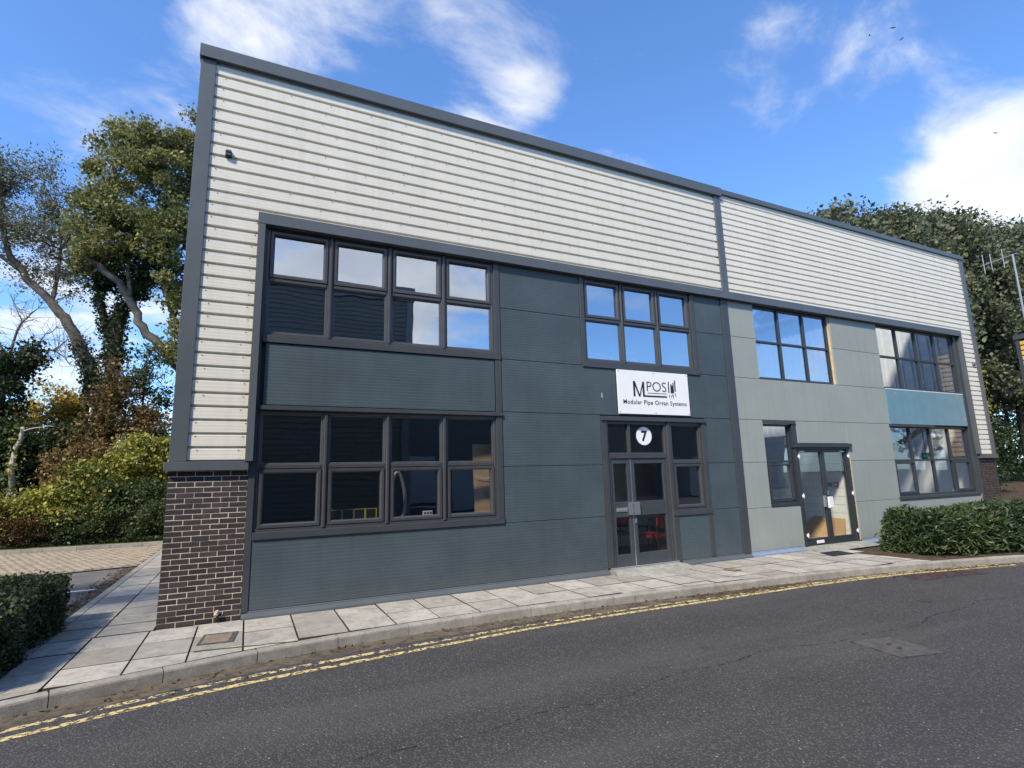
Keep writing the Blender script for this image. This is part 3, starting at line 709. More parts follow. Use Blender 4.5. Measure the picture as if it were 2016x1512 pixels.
pvc_window(1.108, 5.06, 1.20, 3.02, 4, 2.155, 'bottom', ('glass_plain', 'glass_plain'))
surround(1.108, 5.06, 1.20, 3.02, {'b': .105, 'r': .12, 't': .065})
pvc_window(7.10, 10.02, 4.20, 5.988, 3, 5.11, 'top', ('glass_coated', 'glass_coated'))
surround(7.10, 10.02, 4.20, 5.988, {'b': .125, 'r': .12, 'l': .10})
mb('trim_strip', 'slate_dark', (5.065, 5.183, -.012, .06, 3.09, 4.078))
# numbered entrance of the dark unit
surround(7.50, 10.05, .12, 2.99, {'t': .09, 'l': .13, 'r': .12})
mb('window_flashing', 'slate_dark', (9.07, 10.17, -.026, .06, 1.02, 1.12)); mb('window_flashing', 'slate_dark', (9.07, 9.21, -.012, .06, .10, 1.018))
pvc_window(9.16, 10.05, 1.12, 2.985, 1, 2.13, 'bottom', ('glass_plain', 'glass_plain'))
mb('door_post', 'frame_pvc', (9.055, 9.158, -.004, .1, .10, 2.985), b=.015)
fl = MB().frame(7.50, 9.055, 2.285, 2.985, .055, .10, .02, .012).bbox(8.045, 8.105, .022, .1, 2.34, 2.93, .006).build('fanlight', 'frame_pvc', bld)
pane(7.55, 8.05, 2.335, 2.935, .068, 'glass_plain', fl); pane(8.10, 9.005, 2.335, 2.935, .068, 'glass_plain', fl)
mb('door_frame', 'frame_pvc', (7.50, 7.56, .01, .1, .105, 2.283), (8.995, 9.054, .01, .1, .105, 2.283), (7.56, 8.995, .01, .1, 2.225, 2.283))
def leaf(x0, x1, z0, z1, y0, st, rails, m, gm, top=.10, botm=.22):
    dr = MB(); dr.bbox(x0, x0+st[0], y0, y0+.05, z0, z1, .005); dr.bbox(x1-st[1], x1, y0, y0+.05, z0, z1, .005)
    zz = [(z0, z0+botm)]+rails+[(z1-top, z1)]
    for a, b in zz: dr.bbox(x0+st[0]+.0005, x1-st[1]-.0005, y0+.003, y0+.05, a, b, .005)
    do = dr.build('door', m, bld)
    for (a, b), (c, e) in zip(zz[:-1], zz[1:]): pane(x0+st[0]-.01, x1-st[1]+.01, b-.01, c+.01, y0+.026, gm, do)
    return do
dl = leaf(7.565, 8.055, .125, 2.22, .03, (.075, .085), [(1.06, 1.36)], 'frame_door', 'glass_clear')
dr_ = leaf(8.075, 8.99, .125, 2.22, .03, (.085, .085), [(1.08, 1.36)], 'frame_door', 'glass_clear')
MB().box(8.056, 8.074, .034, .05, .125, 2.22).build('astragal', 'chrome', dl)
MB().bbox(7.945, 8.05, -.015, .03, 1.10, 1.345, .006).build('push_plate', 'chrome', dl); MB().bbox(8.08, 8.215, -.02, .03, 1.095, 1.34, .006).build('push_plate', 'chrome', dr_)
MB().bbox(7.645, 7.925, .018, .033, 1.165, 1.245, .004).build('letter_plate', 'chrome', dl); MB().bbox(7.67, 7.90, .013, .02, 1.19, 1.222, .003).build('letter_flap', 'steel_galv', dl)
MB().bbox(8.095, 8.13, .005, .033, .93, 1.01, .006).build('lock_cylinder', 'chrome', dr_)
MB().box(7.40, 9.12, -.03, .06, .105, .122).build('threshold', 'chrome', bld)
# pale unit: slim aluminium windows and glazed doors
def alu_window(x0, x1, z0, z1, n, zt, gm, yb0=.14, y0=.06, fw=.055, mw=.03, dead=()):
    win = MB(); win.frame(x0, x1, z0, z1, fw, yb0, y0, .006)
    cw = (x1-x0)/n
    for k in range(1, n): win.bbox(x0+cw*k-mw, x0+cw*k+mw, y0-.004, yb0, z0+fw, z1-fw, .005)
    win_o = win.build('window', 'frame_alu', bld)
    for k in range(n):
        a = x0+cw*k+(mw if k else fw); b = x0+cw*(k+1)-(mw if k < n-1 else fw)
        MB().bbox(a, b, y0, yb0, zt-.028, zt+.028, .005).build('transom', 'frame_alu', win_o)
        for c, e in ((z0+fw, zt-.028), (zt+.028, z1-fw)):
            o = pane(a-.01, b+.01, c-.01, e+.01, y0+.04, gm, win_o); o.rotation_euler = (rng.normal()*.002, 0, rng.normal()*.002)
    return win_o
alu_window(12.1, 14.97, 4.115, 5.988, 3, 5.07, 'glass_blue')
mb('timber_batten', 'timber', (14.975, 15.010, .012, .12, 4.115, 5.985)); mb('timber_batten', 'timber', (15.125, 15.165, -.004, .10, .10, 2.40))
alu_window(17.12, 21.12, 4.12, 5.988, 4, 5.07, 'glass_clear')
alu_window(17.12, 21.12, 1.10, 3.06, 4, 2.09, 'glass_clear')
MB().frame(17.18, 18.10, 1.16, 2.06, .07, .10, .045, .012).build('opening_sash', 'frame_alu', bld); MB().frame(20.15, 21.06, 1.16, 2.06, .07, .10, .045, .012).build('opening_sash', 'frame_alu', bld)
mb('window_sill', 'slate_dark', (17.05, 21.20, -.035, .06, 1.03, 1.10)); mb('head_trim', 'slate_dark', (17.05, 19.22, -.05, .06, 3.035, 3.085))
win = alu_window(12.05, 13.02, 1.12, 3.02, 1, 2.11, 'glass_plain'); mb('window_sill', 'frame_alu', (12.04, 13.05, -.012, .06, 1.06, 1.118)); mb('head_trim', 'slate_dark', (12.02, 13.17, -.03, .06, 3.022, 3.095))
MB().frame(12.12, 12.95, 1.19, 2.07, .06, .10, .045, .012).build('sash', 'frame_alu', win)
mb('door_frame', 'frame_alu', (13.05, 13.17, -.006, .12, .09, 2.44), (15.02, 15.12, -.006, .12, .09, 2.44), (13.17, 15.02, -.006, .12, 2.40, 2.44))
mb('door_hood', 'frame_alu', (13.02, 15.20, -.07, .12, 2.445, 2.545)); mb('corner_post', 'frame_alu', (13.022, 13.19, -.004, .12, 2.547, 3.02))
d1 = leaf(13.175, 14.09, .10, 2.395, .03, (.04, .075), [], 'frame_alu', 'glass_clear', .07, .16); d2 = leaf(14.10, 15.015, .10, 2.395, .03, (.075, .04), [], 'frame_alu', 'glass_clear', .07, .16)
MB().bbox(13.93, 14.01, -.01, .03, .98, 1.25, .006).build('push_plate', 'steel_galv', d1); MB().bbox(14.10, 14.26, -.015, .03, .95, 1.22, .006).build('push_plate', 'white_plastic', d2)
MB().bbox(14.11, 14.135, .0, .03, 1.28, 1.37, .004).build('lock_cylinder', 'chrome', d2); MB().bbox(13.52, 13.78, .02, .034, .135, .205, .003).build('kick_label', 'white_plastic', d1)
for dd, xx in ((d1, 13.24), (d2, 14.80)): MB().bbox(xx, xx+.18, .022, .035, 2.33, 2.36, .003).build('closer_cover', 'white_plastic', dd)
for dd, xx in ((d1, 13.13), (d2, 15.03)):
    for zz in (2.2, 1.25, .32): MB().bbox(xx, xx+.075, -.022, .03, zz, zz+.055, .006).bbox(xx+.02, xx+.05, -.026, -.02, zz-.03, zz+.085, .004).build('hinge', 'white_plastic', dd)

# --- inside the pale unit: block lobby wall, liner walls, brace
lob = MB().box(15.32, 15.44, .35, 4.2, .085, 2.9).build('lobby_wall', 'block_joint', bld)
bc = {}
for k in range(13):
    yy = .36-(.225 if k % 2 else 0)
    while yy < 4.15:
        a, b = max(yy, .36), min(yy+.44, 4.15)
        if b-a > .05:
            ln = round(b-a, 3)
            if ln not in bc:
                q = MB().box(-.012, .02, -ln/2, ln/2, 0, .208); me = bpy.data.meshes.new('block'); me.from_pydata(q.v, [], q.f); me.materials.append(MATS['block_paint']); bc[ln] = me
            inst(bc[ln], 'block', lob, (15.32, (a+b)/2, .09+.218*k))
        yy += .45
MB().box(17.35, 18.55, 2.2, 2.35, .085, 2.15).build('block_partition', 'block_paint', bld)
MB().box(18.56, 18.66, 2.1, 2.38, .085, 2.15).build('partition_end', 'white_board', bld)
ln = MB(); yy = .3
while yy < 13.6: ln.bbox(0, .3, 0, .03, 0, 1) if False else ln.box(22.10, 22.178, yy, yy+.16, 2.2, 8.3); yy += .30
ln.box(22.14, 22.178, .25, 13.75, .09, 8.3); ln.build('liner_wall', 'liner', bld)
b = MB(); xx = 11.4
while xx < 22: b.box(xx, xx+.16, 13.70, 13.79, 2.2, 8.3); xx += .3
b.build('rear_liner', 'liner', bld)
MB().tube([(18.6,1.4,2.15),(21.9,1.4,3.35)], .085, 4).build('brace_beam', 'black_metal', bld)
MB().tube([(20.9,3.2,.09),(20.9,3.2,8.3)], .12, 12).build('column', 'liner', bld)
MB().box(11.2, 22.1, 3.0, 3.12, 2.15, 2.32).build('tie_beam', 'black_metal', bld)

# ================================================================== THINGS ON AND IN THE BUILDING
def text_mesh(body, size, off=0., shear=0., spacing=1.):
    cu = bpy.data.curves.new('t', 'FONT'); cu.body = body; cu.size = size; cu.offset = off; cu.shear = shear; cu.space_character = spacing
    cu.extrude = 0; cu.resolution_u = 4
    ob = bpy.data.objects.new('t', cu); col.objects.link(ob); bpy.context.view_layer.update()
    dg = bpy.context.evaluated_depsgraph_get(); me = bpy.data.meshes.new_from_object(ob.evaluated_get(dg))
    V = np.empty(len(me.vertices)*3); me.vertices.foreach_get('co', V); V = V.reshape(-1, 3); f = [tuple(p.vertices) for p in me.polygons]
    bpy.data.objects.remove(ob); bpy.data.curves.remove(cu); bpy.data.meshes.remove(me); return V, f
def put_text(name, body, x0, x1, z0, z1, y, m, parent, off=0., spacing=1.):
    V, f = text_mesh(body, 1., off, 0, spacing); lo, hi = V.min(0), V.max(0)
    b = MB(); b.v = [(x0+(p[0]-lo[0])/(hi[0]-lo[0])*(x1-x0), y, z0+(p[1]-lo[1])/(hi[1]-lo[1])*(z1-z0)) for p in V]; b.f = f
    return b.build(name, m, parent)
sg = thing('sign_board', (8.767, -.02, 3.137), 'white company sign board with black lettering and organ pipe logo above the entrance', 'sign')
MB().bbox(7.802, 9.732, -.045, -.03, 3.137, 4.064, .003).build('board', 'white_board', sg)
for x in (7.84, 8.77, 9.695):
    for z in (3.172, 4.03): MB().bbox(x-.011, x+.011, -.049, -.044, z-.011, z+.011, .002).build('screw', 'steel_galv', sg)
yt = -.0475
put_text('tagline', 'Modular Pipe Organ Systems', 7.93, 9.645, 3.315, 3.44, yt, 'print_black', sg, off=.014, spacing=1.08)
put_text('logo_letters', 'POS', 8.565, 9.10, 3.635, 3.845, yt, 'print_black', sg, off=-.006)
lg = MB()
def stroke(x0, z0, x1, z1, wd, b=lg): b.quad((x0-wd/2, yt, z0), (x0+wd/2, yt, z0), (x1+wd/2, yt, z1), (x1-wd/2, yt, z1))
stroke(8.23, 3.51, 8.23, 3.835, .05); stroke(8.475, 3.51, 8.475, 3.835, .05)
stroke(8.365, 3.51, 8.235, 3.835, .045); stroke(8.365, 3.51, 8.475, 3.835, .03)
lg.quad((8.5005,yt,3.51),(9.10,yt,3.51),(9.10,yt,3.545),(8.5005,yt,3.545)); lg.quad((8.58,yt,3.588),(9.10,yt,3.588),(9.10,yt,3.601),(8.58,yt,3.601))
lg.build('logo_mark', 'print_black', sg)
pl = MB()
for x, wd, zb, ztp in ((9.165,.03,3.62,3.865),(9.235,.035,3.615,3.815),(9.265,.03,3.62,3.785),(9.295,.03,3.615,3.85),(9.345,.034,3.655,3.905)):
    pl.quad((x-wd/2,yt,zb),(x+wd/2,yt,zb),(x+wd/2,yt,ztp),(x-wd/2,yt,ztp))
for x, wd, zb, ztp in ((9.175,.026,3.485,3.575),(9.225,.026,3.50,3.565),(9.262,.02,3.53,3.60),(9.285,.026,3.475,3.575),(9.345,.026,3.52,3.615)):
    pl.quad((x,yt,zb),(x+wd/2,yt,ztp),(x-wd/2,yt,ztp))
pl.build('logo_pipes', 'print_black', sg)
nb_ = thing('number_disc', (8.49, .06, 2.49), 'round white disc with a bold black 7 on the glass above the door', 'number sign')
b = MB(); b.quad(*[(8.493+.205*math.cos(a), .064, 2.69+.192*math.sin(a)) for a in np.linspace(0, 2*math.pi, 41)[:-1]]).build('disc', 'white_board', nb_)
put_text('digit', '7', 8.42, 8.585, 2.575, 2.805, .0615, 'print_black', nb_, off=.035)
wb = thing('wall_light', (.48, -.06, 7.0), 'small dark box-shaped light fixed high on the cream cladding', 'wall light')
MB().bbox(.43, .52, -.08, -.032, 7.03, 7.14, .01).build('housing', 'black_metal', wb); MB().box(.44, .51, -.10, -.08, 7.105, 7.138).box(.44, .51, -.095, -.081, 7.05, 7.09).build('lamp_head', 'slate_dark', wb)
wb2 = thing('wall_light', (22.0, -.06, 5.15), 'tiny rusty bracket on the white cladding near the corner flashing', 'bracket')
MB().bbox(21.95, 22.12, -.09, -.032, 5.10, 5.16, .01).build('arm', 'iron_rust', wb2)
vp = thing('vent_pipe', (.72, -.03, .1), 'short pipe stub with white foam plug at the foot of the brick pier', 'pipe')
MB().tube([(.72,.02,.12),(.72,-.05,.11),(.73,-.06,.03)], .018, 8).build('pipe', 'rubber', vp, True)
b = MB(); b.tube([(.70,-.045,.10),(.705,-.05,.13),(.72,-.05,.165),(.735,-.05,.185)], [.015,.032,.028,.012], 7).build('foam_plug', 'foam', vp)

def chair(x, y, z, a, label):
    t = thing('chair', (x, y, z), label, 'chair', 'red waiting chairs behind the entrance'); M = Matrix.Translation((x, y, z)) @ Matrix.Rotation(a, 4, 'Z')
    def P(b, name, m, sm=False):
        b.v = [tuple(M @ Vector(v)) for v in b.v]; return b.build(name, m, t, sm)
    P(MB().bbox(-.25, .25, -.25, .25, .40, .47, .025), 'seat', 'red_fabric'); bk = MB(); bk.bbox(-.24, .24, .21, .26, .60, .86, .02); P(bk, 'backrest', 'red_fabric')
    for sx in (-1, 1):
        P(MB().tube([(sx*.27,-.24,0),(sx*.27,-.24,.64)], .014, 6), 'leg', 'black_metal'); P(MB().tube([(sx*.27,.26,0),(sx*.27,.24,.45),(sx*.26,.28,.84)], .014, 6), 'leg', 'black_metal')
        P(MB().bbox(sx*.27-.025, sx*.27+.025, -.26, .25, .64, .67, .008), 'armrest', 'black_metal')
chair(9.35, 1.05, .10, R(205), 'red padded armchair seen through the wide door leaf'); chair(9.0, 1.9, .10, R(180), 'red padded armchair farther in, seen through the narrow door leaf')
ds_ = thing('desk', (10.3, 1.2, .1), 'dark wooden reception desk behind the entrance', 'desk')
MB().bbox(9.95, 10.6, .9, 1.9, .78, .82, .006).build('desk_top', 'wood_desk', ds_); MB().box(10.0, 10.05, .95, 1.85, .1, .78).build('side_panel', 'wood_desk', ds_); MB().box(10.5, 10.55, .95, 1.85, .1, .78).build('side_panel', 'wood_desk', ds_)
def carton(name, x0, x1, y0, y1, z0, z1, label, m='cardboard', grp=None, cat='box'):
    t = thing(name, ((x0+x1)/2, (y0+y1)/2, z0), label, cat, grp)
    MB().bbox(x0, x1, y0, y1, z0, z1, .004).build('carton', m, t); MB().box(x0+.002, x1-.002, y0-.002, y0+.001, (z0+z1)/2-.025, (z0+z1)/2+.025).build('tape', 'white_board' if m != 'white_board' else 'steel_galv', t); return t
cs = thing('cardboard_sheet', (4.95, .32, 1.2), 'tall folded cardboard sheet standing inside the lower window', 'cardboard')
b = MB(); b.quad((4.75,.33,1.2),(5.25,.30,1.2),(5.25,.36,2.53),(4.74,.40,2.53)).quad((4.75,.34,1.2),(4.74,.41,2.53),(5.25,.37,2.53),(5.25,.31,1.2)).build('sheet', 'cardboard', cs)
MB().tube([(4.75,.32,1.95),(4.9,.31,1.90),(5.25,.29,1.91)], .006, 5).build('string', 'white_board', cs)
cr = thing('wire_crate', (2.6, .33, 1.21), 'low black crate with yellow wire frames on the window sill', 'crate')
for k in range(4):
    x = 2.24+.187*k; MB().box(x, x+.17, .31, .33, 1.27, 1.45).build('panel', 'rubber', cr); MB().frame(x-.006, x+.176, 1.262, 1.458, .012, .312, .30, .004).build('wire_frame', 'yellow_wire', cr)
MB().box(2.2, 3.02, .28, .45, 1.20, 1.262).build('base', 'rubber', cr)
sk = thing('socket_block', (3.85, .3, 1.21), 'small white multi-way socket block on the window sill', 'socket')
MB().bbox(3.765, 3.935, .27, .31, 1.25, 1.37, .006).build('body', 'white_plastic', sk)
for i in range(3):
    for j in range(2): MB().box(3.785+.05*i, 3.815+.05*i, .2675, .2705, 1.265+.055*j, 1.295+.055*j).build('outlet', 'rubber', sk)
MB().box(3.7, 3.99, .26, .4, 1.2, 1.252).build('foot', 'white_plastic', sk)
hs = thing('hose_loop', (3.36, .45, 1.2), 'long grey hose hanging in a narrow loop behind the lower window', 'hose')
MB().tube([(3.36+.13*math.cos(t)*(1-.25*math.sin(t)), .45, 1.63+.42*math.sin(t)) for t in np.linspace(0, 2*math.pi, 24)], .032, 7, False).build('loop', 'steel_galv', hs, True)
tb = thing('workbench', (2.4, 2.8, .1), 'grey workbench at the back of the dark ground-floor room', 'workbench')
MB().box(1.2, 3.8, 2.6, 3.3, .92, .98).build('bench_top', 'inner_wall', tb)
for x in (1.3, 3.7):
    for y in (2.65, 3.25): MB().box(x-.03, x+.03, y-.03, y+.03, .1, .92).build('leg', 'black_metal', tb)
for i, (x0, x1, zz) in enumerate(((7.22, 7.50, .30), (7.52, 7.82, .28), (7.84, 8.02, .25))):
    carton('storage_box', x0, x1, .25, .5, 4.16, 4.16+zz+.0, ['white storage box in the upper window beside the left frame', 'white storage box in the upper window, middle of three', 'white storage box in the upper window beside the mullion'][i], 'white_board', 'white boxes on the upper sill')
carton('archive_box', 8.15, 8.62, .25, .5, 4.16, 4.36, 'low white archive box on the upper sill, lower of a stack', 'white_board', 'archive boxes in the upper window'); carton('archive_box', 8.15, 8.60, .26, .5, 4.362, 4.56, 'low white archive box on the upper sill, upper of a stack', 'white_board', 'archive boxes in the upper window')
MB().box(7.0, 10.1, .2, .6, 4.08, 4.158).build('inner_sill', 'inner_wall', bld); MB().box(1.1, 5.2, .2, .6, 1.12, 1.198).build('inner_sill', 'inner_wall', bld)
cb = thing('leaning_cardboard', (15.1, .8, .09), 'large brown cardboard panel leaning on the white block wall inside the doors', 'cardboard')
MB().quad((15.18,.42,.09),(15.0,1.75,.09),(15.27,1.3,.62),(15.28,.42,.60)).quad((15.19,.42,.09),(15.285,.42,.60),(15.275,1.3,.62),(15.01,1.75,.09)).build('sheet', 'cardboard', cb)
cp = thing('call_point', (15.30, .6, 1.45), 'red fire alarm call point on the white block wall', 'call point'); MB().box(15.27, 15.308, .50, .62, 1.43, 1.55).build('box', 'callpoint_red', cp); MB().box(15.265, 15.271, .53, .59, 1.46, 1.52).build('glass_plate', 'white_board', cp)
cp2 = thing('door_release', (15.30, .8, 1.45), 'dark green door release button beside the red call point', 'call point'); MB().box(15.27, 15.308, .68, .78, 1.44, 1.55).build('box', 'exit_green', cp2); MB().box(15.262, 15.271, .71, .75, 1.475, 1.515).build('button', 'steel_galv', cp2)
ex = thing('exit_sign', (20.55, 1.0, 2.13), 'small green exit sign hanging behind the lower right window', 'sign'); MB().box(20.38, 20.78, .99, 1.02, 2.14, 2.34).build('plate', 'exit_green', ex)
MB().quad((20.60,.988,2.17),(20.66,.988,2.17),(20.70,.988,2.31),(20.62,.988,2.31)).quad((20.45,.988,2.22),(20.56,.988,2.22),(20.56,.988,2.26),(20.45,.988,2.26)).build('pictogram', 'white_board', ex)
MB().tube([(20.58,1.005,2.34),(20.58,1.005,3.3)], .008, 5).build('rod', 'black_metal', ex)
lp = thing('twin_lamp', (21.6, 1.2, 2.75), 'white emergency lamp with two round heads behind the right window', 'lamp')
for x in (21.5, 21.75): MB().tube([(x,1.2,2.98),(x,1.15,2.90),(x,1.1,2.82)], [.04,.085,.10], 10).build('lamp_head', 'white_plastic', lp, True)
MB().tube([(21.5,1.2,2.98),(21.62,1.2,3.10),(21.75,1.2,2.98)], .012, 6).build('bracket', 'white_plastic', lp)

# ================================================================== OTHER BUILDINGS
opp = thing('opposite_building', (-12, -20, -.1), 'dark grey ribbed industrial building across the road, mirrored in the windows', 'building')
OY, OX, OH = -13.0, 6.9, 10.0
MB().box(-40, OX-.1, -34, OY-.1, -.12, OH-.3).build('wall', 'dark_clad', opp)
o = MB(); z = .3
while z < OH-.3: o.box(-40, OX-.02, OY-.09, OY-.06, z, z+.17); o.box(OX-.09, OX-.05, -34, OY-.1, z, z+.17); z += .2
tag(o.build('cladding_ribs', 'dark_clad', opp), kind='stuff')
MB().box(-40, OX+.05, OY-.3, OY+.03, OH-.3, OH).box(OX-.2, OX+.05, -34, OY-.3, OH-.3, OH).build('coping', 'roof_grey', opp)
MB().box(OX-.28, OX+.01, OY-.28, OY, -.12, OH-.31).build('corner_flashing', 'roof_grey', opp)
fbg = thing('distant_building', (26, -42, -.1), 'long low grey industrial building at the far side of the estate', 'building')
MB().box(3.5, 60, -50, -36, -.12, 7.2).build('wall', 'dark_clad', fbg); MB().box(3.4, 60.1, -50.1, -35.9, 7.2, 7.5).build('coping', 'roof_grey', fbg)
for i in range(9): MB().bbox(6+5.5*i, 9.6+5.5*i, -36, -35.95, -.1, 3.4, .004).build('shutter', 'steel_galv', fbg)
nbg = thing('yellow_building', (33, -3, 0), 'yellow ribbed industrial unit with dark corner flashing at the road bend', 'building')
MB().box(28.08, 40, -3.8, 1.0, -.1, 6.8).build('wall', 'dark_clad', nbg)
o = MB(); z = 2.3
while z < 6.7: o.bbox(28.0, 28.1, -3.6, .90, z, z+.15, .004); z += .2
tag(o.build('cladding_ribs', 'yellow_clad', nbg), kind='stuff')
MB().box(27.97, 28.2, .90, 1.02, -.1, 6.72).build('corner_flashing', 'slate_dark', nbg); MB().box(27.97, 28.2, -3.82, -3.6, -.1, 6.72).build('corner_flashing', 'slate_dark', nbg); MB().box(27.93, 40, -3.86, 1.06, 6.72, 6.9).build('coping', 'slate_dark', nbg)
am = thing('aerial_mast', (28.9, .93, 6.9), 'thin metal mast with a horizontal aerial above the yellow building', 'aerial')
MB().tube([(28.9,.93,6.9),(28.9,.93,10.42)], .035, 8).build('mast', 'steel_galv', am)
MB().tube([(28.9,.78,10.40),(28.9,2.05,10.30)], .022, 6).build('boom', 'steel_galv', am)
for y, h in ((1.25,.42),(1.66,.36),(1.92,.42)): MB().tube([(28.9,y,10.36-h),(28.9,y,10.36+h)], .016, 5).build('element', 'steel_galv', am)
rb = thing('barrier_block', (31.4, 3.0, -.06), 'low rounded red block lying on the yard beyond the brick pier', 'barrier')
b = MB(); b.tube([(30.9,2.7,.02),(31.0,2.72,.05),(31.8,2.9,.05),(32.6,3.1,.05)], [.05,.16,.17,.17], 10).build('body', 'red_paint', rb, True)
MB().box(30.95, 32.6, 2.60, 3.2, -.06, -.03).build('base', 'rubber', rb)

# ================================================================== VEGETATION
def scatter_ellipsoids(E, shell=.55):
    pts = []
    for (c, r, n) in E:
        d = unit(rng.normal(size=(n, 3))); rad = shell+(1-shell)*rng.random(n)**.5
        pts.append(np.array(c)+d*rad[:, None]*np.array(r))
    return np.concatenate(pts)
def foliage(name, C, cr, per, L, asp, m, parent, org, droop=.25, flat=.75, twigs=None):
    N = len(C)*per; idx = np.repeat(np.arange(len(C)), per)
    s = cr*(.6+.8*rng.random(len(C)))[idx]
    G = rng.normal(size=(N, 3)); gl = np.linalg.norm(G, axis=1); G *= (np.minimum(gl, 2.0+.5*rng.random(N))/gl)[:, None]
    P = C[idx]+G*s[:, None]*np.array([.55, .55, .55*flat])
    A = unit(rng.normal(size=(N, 3))-np.array([0, 0, droop]))
    l = L*(.45+1.1*rng.random(N)**1.3)
    if twigs is not None:
        for i in range(len(C)):
            for q in P[i*per:i*per+6]: twigs.tube([C[i], (C[i]+q)/2+rng.normal(size=3)*.05, q], [.014, .009, .004], 3, False)
    return leaves(name, P, A, l, l*asp, m, parent, org)
def branchy(b, C, nodes, r0=.035, seg=4, frac=1.):
    """thin branches from each clump centre to the nearest limb node below it"""
    NV = np.array([n[:3] for n in nodes]); 
    for c in C:
        if random.random() > frac: continue
        dd = np.linalg.norm(NV-c, axis=1)+np.maximum(0, NV[:, 2]-c[2])*1.5; i = int(np.argmin(dd)); a = NV[i]
        mid = (a+c)/2+rng.normal(size=3)*.18*np.linalg.norm(c-a)*.4
        b.tube([a, mid, c], [min(r0, nodes[i][3]*.6), min(r0, nodes[i][3]*.6)*.6, .008], seg, False)
def limbs_to_mesh(limbs, jitter=.0):
    b = MB(); nodes = []
    for pts, r0, r1 in limbs:
        P = [Vector(p) for p in pts]; Q = []; n = 4
        for i in range(len(P)-1):
            p0, p1, p2, p3 = P[max(i-1, 0)], P[i], P[i+1], P[min(i+2, len(P)-1)]
            for k in range(n):
                t = k/n; Q.append(.5*((2*p1)+(p2-p0)*t+(2*p0-5*p1+4*p2-p3)*t*t+(3*p1-p0-3*p2+p3)*t**3))
        Q.append(P[-1]); Q = [q+Vector(rng.normal(size=3))*jitter*(0 if i == 0 else 1) for i, q in enumerate(Q)]
        rad = [r0+(r1-r0)*i/(len(Q)-1) for i in range(len(Q))]
        b.tube(Q, rad, 8); nodes += [(q.x, q.y, q.z, r) for q, r in zip(Q, rad)]
    return b, nodes
def tree(name, loc, label, limbs, E, cr, per, L, asp, m, bark='bark', ivy=None, shell=.5, frac=1., twig=.035, group=None, jitter=.05, extra=None):
    t = thing(name, loc, label, 'tree', group)
    b, nodes = limbs_to_mesh(limbs, jitter); C = scatter_ellipsoids(E, shell)
    branchy(b, C, nodes, twig, 4, frac)
    if extra: extra(b, nodes)
    foliage('crown', C, cr, per, L, asp, m, t, loc, twigs=b)
    b.build('trunk', bark, t, True, origin=loc)
    if ivy:
        V = np.array([n for n in nodes if ivy[0] <= n[2] <= ivy[1] and ivy[3](n)])
        idx = rng.integers(0, len(V), ivy[2]); d = unit(rng.normal(size=(ivy[2], 3)))
        P = V[idx, :3]+d*(V[idx, 3]+.02+.16*rng.random(ivy[2]))[:, None]+rng.normal(size=(ivy[2], 3))*np.array([.05, .05, .2])
        l = .11*(.6+.8*rng.random(ivy[2])); leaves('ivy', P, unit(rng.normal(size=(ivy[2], 3))), l, l*.9, 'leaf_ivy', t, loc)
    return t
def bare_twigs(b, nodes):
    for n in nodes:
        if n[2] < 6.6: continue
        for k in range(4):
            d = Vector(unit(rng.normal(size=(1, 3))+np.array([[.2, 0, .5]]))[0]); p = Vector(n[:3]); L_ = .35+.7*rng.random()
            q = p+d*L_*.5+Vector(rng.normal(size=3))*.06; e = q+(d+Vector(rng.normal(size=3))*.45).normalized()*L_*.6
            b.tube([p, q, e], [.012, .008, .003], 3, False)
            for j in range(2): b.tube([q, q+(d+Vector(rng.normal(size=3))*.8).normalized()*L_*.45], [.006, .003], 3, False)
# left: big oak rising behind the corner of the building
tree('oak_tree', (-1.6, 19, .9), 'tall broad oak with twisting bare lower limb beside the building corner',
     [([(-1.6,19,.9),(-1.5,19,5),(-1.7,19,9),(-2.0,19.2,13),(-2.2,19.5,17)], .42, .10),
      ([(-1.55,19,6.5),(-2.6,18.8,7.9),(-3.45,18.7,8.8),(-4.1,18.6,10.1),(-5.0,18.5,11.2),(-5.7,18.5,11.8),(-6.1,18.5,13.0),(-6.7,18.4,13.6)], .24, .05),
      ([(-1.6,19,7.4),(-2.3,19.2,9.4),(-2.9,19.4,11.2),(-3.6,19.6,13.4),(-4.2,19.8,15.4)], .22, .05),
      ([(-1.7,19,9),(-.9,19.3,12),(-1.3,19.5,15),(-1.9,19.5,18)], .16, .04),
      ([(-4.1,18.6,10.1),(-4.3,18.9,12),(-4.8,19,14),(-5.2,19,16)], .10, .03),
      ([(-2.9,19.4,11.2),(-1.9,19.8,13),(-1.1,20,15)], .10, .03)],
     [((-3.9,19,15.3),(2.4,2.2,3.4),62),((-2.3,19,12.6),(1.7,1.8,3.1),36),((-5.4,18.8,13.0),(1.5,1.6,1.7),24),((-1.9,19.3,18.2),(.9,1.0,1.9),18),((-2.2,18.8,8.3),(.8,1.0,1.5),12),((-4.6,19,17.5),(1.3,1.2,1.3),18),((-1.6,19,10),(1.0,1.4,2.0),16)],
     .58, 300, .16, .6, 'leaf_oak', 'bark', shell=.25)
